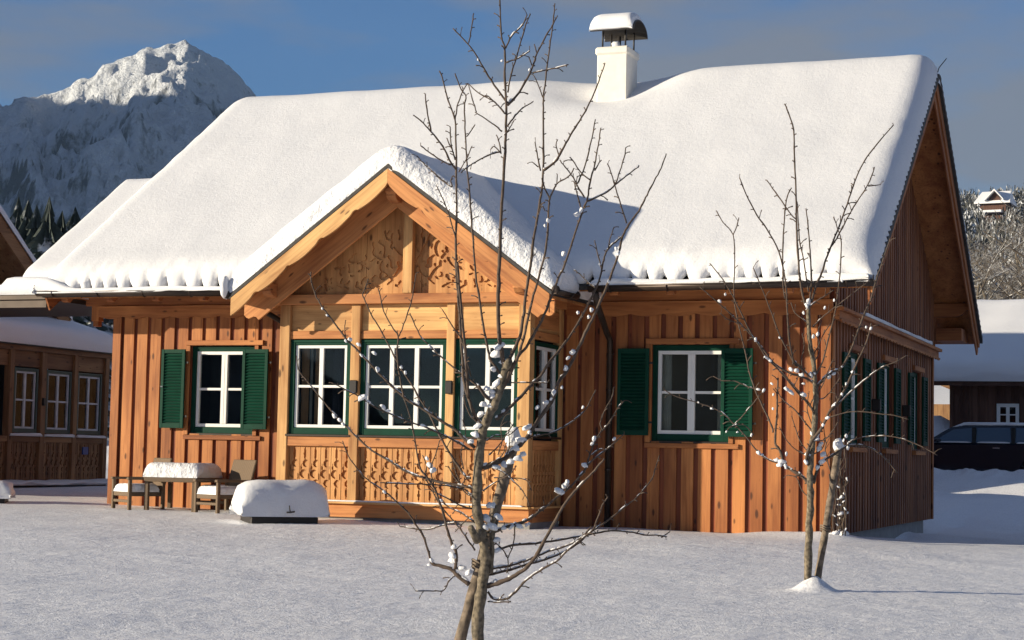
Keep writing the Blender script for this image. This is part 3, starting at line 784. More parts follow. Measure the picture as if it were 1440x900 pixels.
# purlins and barge boards at the right gable
for (y_, h_) in ((-.0, .24), (RY, .26), (DP, .24)):
    zt = rp(y_)-.125
    if y_ == RY: zt -= .03
    mb = MB(); mb.prism(Fr((0,0,0), X, Y), [(0.06, zt), (RX1-.075, zt), (RX1-.075, zt-.10), (RX1-.14, zt-.14), (RX1-.2, zt-h_+.04), (RX1-.3, zt-h_), (0.06, zt-h_)], y_-.08, y_+.08)
    mb.build('purlin', 'clad', RF, bevel=0.005)
one(Fr((0,0,0), Y, X), (DP-.1, DP+.95, 3.02+.28, 3.02+.50, 0.1, RX1-.2), 'eave_box', 'clad', RF, g='c')
ly = 2*RY-EY
for (c0, c1, hh, dz) in ((RX1-.042, RX1-.014, .20, .06), (RX1-.072, RX1-.043, .36, .06)):
    for s in (0, 1):
        f = (lambda q: q) if not s else (lambda q: 2*RY-q)
        mb = MB(); mb.prism(FR, [(f(EY-.02), rp(EY-.02)-dz), (f(RY), RZ-dz), (f(RY), RZ-dz-hh), (f(EY+.1), rp(EY+.1)-dz-hh*.9), (f(EY+.0), rp(EY)-dz-hh*.55)], c0, c1, ang=math.atan(SL)*(1-2*s))
        mb.build('barge_board', 'clad', RF, bevel=0.004)
mb = MB(); mb.tube([(RX1, RY, RZ+.02), (RX1+.02, RY, RZ+.09), (RX1+.12, RY+.1, RZ+.25)], 0.008, 5); mb.build('ridge_rod', 'dkmetal', RF)
# left verge
for s in (0, 1):
    mb = MB()
    f = (lambda q: q) if not s else (lambda q: 2*RY-q)
    mb.prism(FR, [(f(EY-.02), rp(EY-.02)-.06), (f(RY), RZ-.06), (f(RY), RZ-.36), (f(EY+.1), rp(EY+.1)-.34)], RX0+.002, RX0+.03)
    mb.build('barge_board', 'clad', RF)

def gutter(p0, p1, r, parent, straps=True):
    mb = MB(); p0 = V(p0); p1 = V(p1); d = (p1-p0).normalized(); s = d.cross(Z).normalized(); n = 8; pts = []
    for rr in (r, r-.008):
        for p in (p0, p1):
            for k in range(n+1):
                an = math.pi*k/n; pts.append(p + s*math.cos(an)*rr - Z*math.sin(an)*rr)
    m_ = n+1; fs = []
    for o in (0, 2*m_):
        for k in range(n): fs.append((o+k, o+k+1, o+m_+k+1, o+m_+k))
    for k in range(n): fs += [(k, k+1, 2*m_+k+1, 2*m_+k), (m_+k, m_+k+1, 3*m_+k+1, 3*m_+k)]
    for k in (0, n): fs.append((k, m_+k, 3*m_+k, 2*m_+k))
    mb.add(pts, fs, smooth=True)
    L = (p1-p0).length; q = 0.3
    for e in (p0, p1): mb.tube([e, e+d*0.006*(1 if e is p0 else -1)], [r, r], 10)
    mb.tube([p0+s*r+Z*.0, p1+s*r+Z*.0], 0.011, 5)
    while q < L:
        c = p0+d*q; pts2 = [c + s*math.cos(math.pi*k/8)*(r+.006) - Z*math.sin(math.pi*k/8)*(r+.006) for k in range(9)]
        mb.tube(pts2, 0.008, 4); q += 0.79
    return mb.build('gutter', 'bronze', parent)
GR = 0.075
gutter((RX0-.08, EY-.09, 3.405), (-8.22, EY-.09, 3.365), GR, RF)
gutter((-3.02, EY-.09, 3.355), (RX1+.02, EY-.09, 3.385), GR, RF)
mb = snow_slab(lambda a, b: 3.37, EY-.165, EY-.02, RX0-.10, -8.35, 0.105, lambda a, b, z: V((b, a, z)), inset=(0.02,0.02,0.05,0.08), da=0.05, amp=0.03, seed=9, top=lambda a, b: 0.75+0.5*noise.noise(V((b*0.9, 0, 1))) + (1.4*smooth(-11.1, -11.6, b) if b < -11.1 else 0)); mb.build('gutter_snow', 'snow_s', RF)
mb = snow_slab(lambda a, b: 3.365, EY-.16, EY-.02, -2.98, RX1-.02, 0.09, lambda a, b, z: V((b, a, z)), inset=(0.02,0.02,0.05,0.05), da=0.05, amp=0.03, seed=12, top=lambda a, b: 0.9+0.7*noise.noise(V((b*0.9, 0, 4)))+0.5*smooth(-.8, .5, b)); mb.build('gutter_snow', 'snow_s', RF)
# downspouts
mb = MB(); mb.tube([(-8.16, EY-.09, 3.28), (-8.14, -.98, 3.16), (-7.86, -.2, 2.86), (-7.84, -.1, 2.74), (-7.83, -.09, 0.0)], 0.042, 8)
for z in (2.5, 1.4): mb.tube([(-7.835, -.09, z), (-7.835, -.09, z+.03)], 0.05, 8)
mb.build('downspout', 'bronze', RF)
mb = MB(); mb.tube([(-2.93, EY-.09, 3.28), (-2.95, -.95, 3.12), (-3.04, -.25, 2.80), (-3.04, -.1, 2.70), (-3.04, -.09, 0.0)], 0.045, 8)
for z in (2.5, 2.0, 0.9): mb.tube([(-3.04, -.09, z), (-3.04, -.09, z+.03)], 0.053, 8)
mb.build('downspout', 'bronze', RF)

# snow on the main roof
CX0, CX1, CY0, CY1 = -4.61, -4.10, 3.82, 4.40
def zsoft(a):
    d = abs(a-RY); e = 0.55
    return RZ - SL*(d if d > e else (d*d/(2*e)+e/2)) + .02
def topf(a, b):
    k = 1.0
    dx = b-(CX0+CX1)/2; dy = a-(CY0+CY1)/2
    k -= 0.62*math.exp(-((dx/0.75)**2+(dy/0.6)**2)) + 0.25*math.exp(-(((dx+.75)/0.55)**2+(dy/0.5)**2)) 
    k += 0.14*smooth(-3.7, -2.9, b)*smooth(2.2, 4.4, a) 
    k -= 0.10*(1-smooth(-6.5, -5.6, b))*smooth(3.0, 4.6, a)*0
    return k
mb = snow_slab(lambda a, b: zsoft(a), EY-.02, 2*RY-EY+.02, RX0-.02, RX1+.03, 0.40, lambda a, b, z: V((b, a, z)), ridge=RY, inset=(0.10,0.10,0.26,0.27), lobes=(0.27, 0.17, 0.10), da=0.14, db=0.045, top=topf, amp=0.022, seed=1.5)
mb.build('roof_snow', 'snow', RF)

# chimney
CM = MB(); CM.box(FRONT, CX0, CX1, 6.3, 7.66, -CY1, -CY0); ch = CM.build('chimney', 'plaster', CH, bevel=0.012)
mb = MB(); mb.box(FRONT, CX0-.03, CX1+.03, 7.64, 7.775, -CY1-.03, -CY0+.03); mb.build('chimney_collar', 'plaster', ch, bevel=0.03)
for x in (CX0+.07, CX1-.05):
    for y_ in (CY0+.06, CY1-.06): mb = MB(); mb.tube([(x, y_, 7.75), (x, y_, 8.10)], 0.016, 5); mb.build('cowl_post', 'dkmetal', ch)
mb = MB(); mb.tube([((CX0+CX1)/2+.03, (CY0+CY1)/2, 7.72), ((CX0+CX1)/2+.03, (CY0+CY1)/2, 8.0)], 0.03, 6)
mb.build('flue_pipe', 'dkmetal', ch)
mb = MB(); pts = []; n = 16; yc = (CY0+CY1)/2; rw = .40; rh = .22
for xx in (CX0-.09, CX1+.14):
    for rr in (1.0, 0.93):
        for k in range(n+1):
            an = math.pi*k/n; pts.append(V((xx, yc - math.cos(an)*rw*rr, 8.02+math.sin(an)*rh*(rr if rr == 1 else rr*.98))))
m_ = n+1; fs = []
for o in (0, m_):
    for k in range(n): fs.append((o+k, o+k+1, o+2*m_+k+1, o+2*m_+k))
for o in (0, 2*m_):
    for k in range(n): fs.append((o+k, o+k+1, o+m_+k+1, o+m_+k))
for k in (0, n): fs.append((k, m_+k, 3*m_+k, 2*m_+k))
mb.add(pts, fs, smooth=False); mb.build('cowl', 'dkmetal', ch)
def arch(a): 
    q = max(0.0, 1-((a-yc)/rw)**2); return 8.02+rh*math.sqrt(q)
mb = snow_slab(lambda a, b: arch(a), yc-rw+.01, yc+rw-.01, CX0-.11, CX1+.12, 0.13, lambda a, b, z: V((b, a, z)), inset=(0.03,0.03,0.12,0.10), da=0.05, db=0.06, amp=0.012, seed=4); mb.build('cowl_snow', 'snow_s', ch)
mb = MB(); mb.blob((CX1-.22, CY0+.1, 7.79), .08, .06, .09, 3); mb.build('collar_snow', 'snow_s', ch)

# ------------------------------------------------------------------ the bay
BAY = part_empty('bay', CH)
FB = Fr((0, BY, 0), X, -Y); FS = Fr((BX1, 0, 0), Y, X)
posts = [(-7.54, -7.385), (-6.425, -6.285), (-4.98, -4.86), (-3.935, -3.76)]
for a, b in posts: one(FB, (a, b, 0.40, 3.14, -0.14, 0.03), 'bay_post', 'pine', BAY, 0.006)
one(FS, (-.16, -.02, 0.40, 3.14, -.1, 0.012), 'bay_post', 'pine', BAY, 0.006)
for i in range(3):
    a = posts[i][1]; b = posts[i+1][0]
    one(FB, (a, b, 2.66, 2.77, -0.1, 0.0), 'bay_rail', 'pine_o', BAY, g='a'); one(FB, (a, b, 1.16, 1.292, -0.1, 0.018), 'bay_rail', 'pine_o', BAY, g='a')
for F_, a_ in ((FB, (BX0-.14, BX1+.14, 3.14, 3.275, -0.12, 0.10)), (FS, (BY+.14, -.02, 2.66, 2.77, -0.1, -0.002)), (FS, (BY+.14, -.02, 1.16, 1.292, -0.1, 0.01)), (FS, (BY+.13, -.02, 3.14, 3.275, -0.12, 0.08)),
               (FB, (BX0-.02, BX1+.02, 0.19, 0.375, -0.12, 0.02)), (FS, (BY+.13, -.02, 0.19, 0.375, -0.12, 0.018))):
    one(F_, a_, 'bay_rail', 'pine_o', BAY, g='a')
mb = MB()
mb.box(FB, BX0-.03, BX1+.03, 0.375, 0.40, -0.12, 0.09, g='a'); mb.box(FS, BY+.0, -.02, 0.375, 0.40, -.12, 0.08, g='a'); mb.build('bay_ledge', 'pine', BAY)
mb = snow_slab(lambda a, b: 0.402, BY-.085, BY-.035, BX0+.1, BX1-.05, 0.022, lambda a, b, z: V((b, a, z)), inset=(0.008,0.008,0.03,0.03), da=0.03, amp=0.006, seed=2); mb.build('ledge_snow', 'snow_s', BAY)
for i in range(3): one(FB, (posts[i][1], posts[i+1][0], 2.77, 3.14, -0.08, -0.035), 'upper_board', 'pine', BAY, g='a')
one(FS, (BY+.14, -.02, 2.77, 3.14, -.08, -.03), 'upper_board', 'pine', BAY, g='a')
mb = MB(); mb.box(FS, BY+.18, -.10, 2.82, 3.09, -.029, -.012, g='a'); mb.build('bay_side_panel', 'pine_o', BAY, bevel=0.006)
allk = lambda A, B: np.ones(A.shape, bool)
for i in range(3):
    a = posts[i][1]; b = posts[i+1][0]
    fret_panel(FB, a+.001, b-.001, 0.402, 1.158, -0.035, folk_mask(0.40, 1.16, 0.163, a+.02), allk, 0.0085, 0.03, BAY)
fret_panel(FS, BY+.14, -.02, 0.402, 1.158, -0.03, folk_mask(0.40, 1.16, 0.12, BY), allk, 0.011, 0.022, BAY)
for (a, b, cols, cu) in ((-7.31, -6.50, 2, [(-7.27, -7.16, 'curtain'), (-7.13, -7.10, 'curtain_w'), (-7.06, -6.93, 'curtain'), (-6.78, -6.66, 'dark')]), (-6.215, -5.05, 3, []), (-4.79, -4.0, 2, [])):
    window(FB, a, b, 1.415, 2.575, -0.03, CH, cols, 2, False, curtains=cu, sw=0.068, room=0, name='bay_window', fw=0.045)
window(FS, BY+.24, -.20, 1.415, 2.575, -0.03, CH, 2, 2, True, sw=0.05, room=0, name='bay_window', fw=0.045)
mb = MB()                                           # room behind the bay windows
mb.box(FB, BX0+.15, BX1-.15, 1.0, 3.1, -1.9, -1.88); mb.box(FB, BX0+.13, BX0+.15, 1.0, 3.1, -1.88, -.15); mb.box(FB, BX0+.15, BX1-.15, .98, 1.0, -1.88, -.12); mb.box(FB, BX0+.15, BX1-.15, 3.1, 3.12, -1.88, -.12)
mb.build('bay_room', 'dark', BAY)
one(FB, (-6.41, -6.30, 1.9, 2.08, .032, .075), 'wall_lantern', 'dkmetal', BAY, 0.01); one(FB, (-4.97, -4.87, 1.9, 2.08, .032, .075), 'wall_lantern', 'dkmetal', BAY, 0.01)
mb = MB(); mb.box(FB, BX0-.01, BX1+.01, -.2, .19, -1.2, -.04, g='a'); mb.build('bay_plinth', 'plinth', BAY)

BC = -5.65; BZ = 4.985; BS = 0.735; BW = 2.36; BYF = -1.90; BYB = 1.3
def bay_z(x): return BZ - BS*abs(x-BC)
FG = Fr((0,0,0), X, -Y)
bang = math.atan(BS)
# roof boarding under the tiles
mb = MB()
mb.prism(FG, [(BC-BW, bay_z(BC-BW)-.07), (BC, BZ-.07), (BC+BW, bay_z(BC+BW)-.07), (BC+BW, bay_z(BC+BW)-.11), (BC, BZ-.11), (BC-BW, bay_z(BC-BW)-.11)], -BYB, 1.84, g='a')
BRF = mb.build('bay_roof', 'pine_o', CH)
mb = MB()
mb.prism(FG, [(BC-BW-.03, bay_z(BC-BW-.03)), (BC, BZ+.01), (BC+BW+.03, bay_z(BC+BW+.03)), (BC+BW+.03, bay_z(BC+BW+.03)-.05), (BC, BZ-.045), (BC-BW-.03, bay_z(BC-BW-.03)-.05)], -BYB, 1.925)
mb.build('bay_roof_tiles', 'tile', BRF)
# barge boards: outer fascia with scalloped edge, wide inner board with cut ends
def barge(side, c0, c1, top, h, x_in, x_out, scal, mat, name, endcut=False):
    mb = MB(); O, ex, en = FG; n = 60; vs = []; gc = []
    for i in range(n+1):
        t = i/n; d = x_in + (x_out-x_in)*t; x = BC + side*d; zt = BZ - BS*d - top
        hh = h
        if scal:
            ph = (d*1.0/0.50) % 1.0; hh = h - 0.03 + 0.045*math.sin(math.pi*ph) - (0.018 if ph > 0.93 or ph < 0.05 else 0)
        if endcut and t > 0.9:
            q = (t-0.9)/0.1; hh = h*(1-0.55*q) - 0.03*math.sin(q*math.pi*2.0)
        for (z, c) in ((zt-hh, c0), (zt-hh, c1), (zt, c1), (zt, c0)):
            vs.append(O+ex*x+Z*z+en*c); gc.append((d*1.24, z+BS*d, c))
    fs = [(i*4+k, i*4+(k+1) % 4, (i+1)*4+(k+1) % 4, (i+1)*4+k) for i in range(n) for k in range(4)] + [(0, 1, 2, 3), (n*4+3, n*4+2, n*4+1, n*4)]
    mb.add(vs, fs, gc, random.uniform(.5, .9)); return mb.build(name, mat, BRF, bevel=0.003)
for s in (-1, 1):
    barge(s, 1.885, 1.922, 0.055, 0.245, 0.0, BW, True, 'pine_o' if s > 0 else 'pine', 'barge_board')
    barge(s, 1.56, 1.60, 0.11, 0.43, 0.0, BW-.04, False, 'pine_o', 'inner_barge_board', True)
    barge(s, 1.305, 1.38, 0.11, 0.30, 0.0, BW-.35, False, 'pine_o', 'gable_rafter', False)
# purlins
for x, zt in ((BC, BZ-.14), (BX0+.02, bay_z(BX0+.02)-.20), (BX1-.02, bay_z(BX1-.02)-.20)):
    zt = min(zt, 3.46) if x != BC else zt-.16
    h_ = .19
    mb = MB(); mb.prism(Fr((0,0,0), -Y, X), [(-1.0, zt), (1.84, zt), (1.84, zt-.06), (1.80, zt-.09), (1.80, zt-.12), (1.74, zt-.17), (1.66, zt-h_), (-1.0, zt-h_)], x-.07, x+.07)
    mb.build('purlin', 'pine_o', BRF, bevel=0.005)
mb = MB(); mb.box(FB, BC+.02, BC+.16, 3.28, BZ-.48, .005, 0.10); mb.box(FB, BC-.02, BC+.2, BZ-.48, BZ-.42, .0, 0.12); mb.build('king_post', 'pine', BRF, bevel=0.005)

# carved gable: scroll cuts traced as strokes on the gable plane
strokes = [([(604,328),(600,342),(590,356)],5),([(588,360),(586,367),(588,372)],4.5),([(594,368),(590,375),(593,382),(598,387)],5),([(617,367),(617,375),(610,380),(601,391)],5),
 ([(622,337),(613,342),(612,352),(614,358)],5),([(631,339),(627,347),(628,353),(619,361)],5),([(608,359),(602,365),(602,372),(597,373)],4.5),([(627,362),(632,367),(637,374)],4),
 ([(620,352),(620.5,353)],4),([(623,366),(623.5,367)],4),([(609,371),(609.5,372)],4),([(626,387),(630,391)],6),([(620,402),(631,397)],4),([(600,391),(608,398)],3),([(656,354),(652,358),(655,363)],5),
 ([(660,356),(659,362),(665,362)],5),([(665,369),(662,373),(664,378)],5),([(672,373),(677,382)],5),([(658,385),(662,384)],3),([(690,388),(687,395),(689,399)],6),([(675,399),(683,395)],4.5),
 ([(609,323),(612,328)],3.5),([(615,323),(613,330)],3.5),([(607,335),(612,333)],3.5),([(590,395),(591.5,397)],4),([(592,401),(596,400)],4),([(652,395),(652.5,400)],5),([(641,388),(634,391)],3.5),
 ([(700,396),(697,404)],4),([(706,400),(709,404)],3.5),([(645,404),(653,399)],3.5),([(665,402),(671,399)],3.5),([(580,330),(583,335),(581,345)],4),([(596,322),(592,330),(594,335)],3.5),([(584,348),(586,352)],4)]
for cx_, cy_, r_, a0_, a1_ in ((640,396,6,0,200),(650,372,6,60,280),(670,392,6,180,400),(682,376,5,30,230),(614,385,5,200,400),(585,378,5,90,250),(636,370,4,-60,120),(700,392,5,90,280),(601,345,4,-40,140),(644,360,5,120,300),(630,398,4,180,340),(690,400,4,-30,120)):
    strokes.append(([(cx_+r_*math.cos(R(a0_+(a1_-a0_)*k/4)), cy_-r_*math.sin(R(a0_+(a1_-a0_)*k/4))) for k in range(5)], 2.8))
segs = []
for pts, wd_ in strokes:
    q = smooth_path([at_y(x, y, BY-.035) for x, y in pts], 4)
    for k in range(len(q)-1):
        nn = len(q)-1; f0 = 0.55+0.45*math.sin(math.pi*(k+.02)/nn); f1 = 0.55+0.45*math.sin(math.pi*(k+1)/nn)
        segs.append((q[k].x, q[k].z, q[k+1].x, q[k+1].z, wd_*0.0085*f0, wd_*0.0085*f1))
def scroll_mask(A, B):
    m = np.zeros(A.shape, bool); A2 = np.where(A < BC+.09, 2*(BC+.09)-A, A)
    for x0, z0, x1, z1, r0, r1 in segs:
        dx, dz = x1-x0, z1-z0; L = dx*dx+dz*dz+1e-9
        t = np.clip(((A2-x0)*dx+(B-z0)*dz)/L, 0, 1)
        m |= np.hypot(A2-x0-t*dx, B-z0-t*dz) < r0+(r1-r0)*t
    m |= (np.abs((A-BC+5) % 0.42 - 0.21) < 0.002)
    return m
fret_panel(FB, BC-2.05, BC+2.05, 3.276, BZ-.2, -0.03, scroll_mask, lambda A, B: B < BZ-.13-BS*np.abs(A-BC), 0.0085, 0.025, BRF, 'carved_gable', boards=0.42)
mb = MB(); mb.prism(FB, [(BC-2.0, 3.2), (BC+2.0, 3.2), (BC, BZ-.16)], -.12, -.075); mb.build('gable_backing', 'pine', BRF)
gutter((BC-BW-.07, -1.93, 3.245), (BC-BW-.07, -1.1, 3.245), 0.06, BRF)
gutter((BC+BW+.09, -1.1, 3.245), (BC+BW+.09, -1.93, 3.245), 0.06, BRF)
def bzsoft(a):
    d = abs(a-BC); e = 0.28
    return BZ - BS*(d if d > e else (d*d/(2*e)+e/2)) + .012
mb = snow_slab(lambda a, b: bzsoft(a), BC-BW-.05, BC+BW+.05, BYF-.02, BYB+.9, 0.40, lambda a, b, z: V((a, b, z)), ridge=BC, edges=(1,1,1,0), inset=(0.07,0.07,0.17,0.1), da=0.06, db=0.08, amp=0.035, seed=8.5)
mb.build('bay_snow', 'snow_rough', BRF)
mb = MB(); mb.blob((BC-BW-.10, -1.9, 3.30), .06, .10, .20, 4); mb.build('corner_snow', 'snow_s', BRF)

# porch roof at the far left end of the chalet: low snow shelf and one post
PR = part_empty('porch', CH)
mb = MB(); mb.box(FRONT, -15.5, RX0-.02, 3.30, 3.37, -2.2, 1.0, g='a'); mb.box(FRONT, -15.5, RX0-.02, 3.18, 3.29, 0.86, 0.96, g='a'); mb.build('porch_deck', 'bronze', PR)
mb = MB(); mb.box(FRONT, -11.75, -11.61, 3.06, 3.30, -.40, -.26); mb.box(FRONT, -11.73, -11.63, 2.98, 3.06, -.38, -.28); mb.build('porch_pendant', 'clad', PR, bevel=.006)
mb = snow_slab(lambda a, b: 3.372, -1.02, 2.1, -15.6, RX0+.12, 0.16, lambda a, b, z: V((b, a, z)), inset=(0.04,0.04,0.1,0.02), da=0.3, db=0.1, amp=0.02, seed=14, top=lambda a, b: 1.0+0.75*smooth(-12.55, -12.4, b)); mb.build('porch_snow', 'snow', PR)
mb = MB(); mb.prism(FR, [(-.70, rp(-.70)-.2), (2.0, rp(2.0)-.2), (2.6, rp(2.0)-.2), (2.6, 3.375), (-.70, 3.375)], -12.35, RX0-.005); mb.build('porch_wing', 'clad', PR)
mb = snow_slab(lambda a, b: rp(min(a, 1.95))-.19, -.72, 2.65, -12.42, RX0+.1, 0.38, lambda a, b, z: V((b, a, z)), inset=(0.06,0.06,0.12,0.02), da=0.12, db=0.1, amp=0.015, seed=24); mb.build('wing_snow', 'snow', PR)
#PART2
RH = thing('unseen_shade_house', (-12.5, 20, .4), 'unseen house added behind the chalet to shade the barn, car and lane', 'house')  # added out of view so its shadow falls on barn and car
RHY = 1.8
FRH = Fr((0, 18.8, 0), X, -Y)
mb = MB(); mb.box(FRH, -19.6, -5.5, 0, 4.2, -9.2, 0); mb.prism(Fr((0, 0, 0), Y, X), [(18.8, 4.2), (28.0, 4.2), (23.4, 8.2)], -19.6, -5.5); mb.build('wall', 'old2', RH)
mb = MB(); mb.prism(Fr((0, 0, 0), Y, X), [(18.1, 3.9), (23.4, 8.4), (28.7, 3.9), (28.7, 3.7), (23.4, 8.2), (18.1, 3.7)], -20.2, -4.9); mb.build('roof', 'old', RH)
mb = snow_slab(lambda a, b: 8.4-.85*max(abs(a-23.4), .3), 18.1, 28.7, -20.2, -4.9, .45, lambda a, b, z: V((b, a, z)), inset=(.08, .08, .3, .3), da=.3, db=.4, amp=.03, seed=91); mb.build('roof_snow', 'snow', RH)

# ------------------------------------------------------------------ young fruit tree in front and the one by the corner
# every limb is a chain of points seen in the photograph, given its own real depth around the trunk
class Tree:
    def __init__(s, D, seed): s.D = D; s.pts = []; s.rng = random.Random(seed); s.limbs = []
    def limb(s, pts, w0, w1, k=None):
        D0 = s.D
        if s.pts:
            x, y = pts[0]; best = min(s.pts, key=lambda q: (q[0]-x)**2+(q[1]-y)**2); D0 = best[2] if (best[0]-x)**2+(best[1]-y)**2 < 900 else s.D
        k = s.rng.uniform(-.45, .45) if k is None else k
        out = []; L = 0
        for i, (x, y) in enumerate(pts):
            if i: L += math.hypot(x-pts[i-1][0], y-pts[i-1][1])
            t = L/FPX*s.D; d = D0 + k*t*(1 - 0.25*min(1, t))
            d = max(s.D-1.1, min(s.D+1.1, d)); out.append((x, y, d))
        s.pts += out; s.limbs.append((out, w0, w1)); return out
    def mesh(s, trunk_n, sides=6):
        """returns builders: trunk, branches, spurs (short fruiting spurs on the thin wood)"""
        tr, br, sp = MB(), MB(), MB(); s.segs = []
        for li, (pts, w0, w1) in enumerate(s.limbs):
            P = smooth_path([at_d(x, y, d) for x, y, d in pts], 4); n = len(P)
            rad = [0.5*(0.82 if li < trunk_n else 0.80)*(w0+(w1-w0)*(i/(n-1))**0.8)/FPX*s.D for i in range(n)]
            for i in range(1, n):
                j = 0.10*rad[i] + 0.0012; P[i] = P[i] + V((s.rng.uniform(-j, j), s.rng.uniform(-j, j), s.rng.uniform(-j, j)))
                if li >= trunk_n and s.rng.random() < 0.25: rad[i] *= 1.18
            if li < trunk_n: rad = [r*(1+0.10*math.sin(i*2.1)+0.06*s.rng.random()) for i, r in enumerate(rad)]
            (tr if li < trunk_n else br).tube(P, rad, 10 if li < trunk_n else (7 if w0 > 5 else 5))
            s.segs.append((P, rad))
            if w0 < 9:
                L = 0
                for i in range(1, n):
                    L += (P[i]-P[i-1]).length
                    step = s.rng.uniform(0.02, 0.055)*s.D/10
                    if L > step:
                        L = 0; t = (P[i]-P[i-1]).normalized(); q = V((s.rng.gauss(0,1), s.rng.gauss(0,1), s.rng.gauss(0,1))); q = (q - t*q.dot(t)).normalized()
                        l = s.rng.choice([0.012, 0.018, 0.022, 0.03, 0.05])*s.D/10; e = P[i] + (q*0.85+t*0.5)*l; r = min(rad[i]*0.75, 0.0036*s.D/10)
                        sp.tube([P[i], (P[i]+e)/2+V((0, 0, l*.1)), e], [r, r*0.8, r*1.15], 4)
        return tr, br, sp
    def snow(s, clumps, parent, k=0.52):
        S = [(P[i-1], P[i], rad[i]) for P, rad in s.segs for i in range(1, len(P))]
        for x, y, r in clumps:
            best = min(s.pts, key=lambda q: (q[0]-x)**2+(q[1]-y)**2); big = r >= 8; c = at_d(x, y, best[2]-0.004); R0 = (k*1.15 if big else k)*r/FPX*s.D
            a, b, rd_ = min(S, key=lambda q: ((q[0]+q[1])/2-c).length)
            dd = V((s.rng.uniform(.5, 1), s.rng.uniform(-.5, .5), s.rng.uniform(-.5, .5))) if big else (b-a).normalized()+V((s.rng.uniform(-.6, .6), s.rng.uniform(-.6, .6), s.rng.uniform(-.3, .3)))
            mb = MB(); mb.clump(c, dd, R0, R0*s.rng.uniform(.95, 1.45), s.rng.random()*50); mb.build('snow_clump', 'snow_s', parent)
        rest = MB(); n = 0
        for a, b, rd_ in S:
            d = b-a; L = d.length
            if rd_ > .0032*s.D/10 and abs(d.z)/max(L, 1e-6) < .75 and s.rng.random() < .55:
                rest.clump(a.lerp(b, .5)+Z*rd_*.7-X*rd_*.3, d, rd_*s.rng.uniform(.6, 1.1), L*s.rng.uniform(.5, 1.0), s.rng.random()*50)
        tag(rest.build('snow_dusting', 'snow_s', parent), kind='stuff')

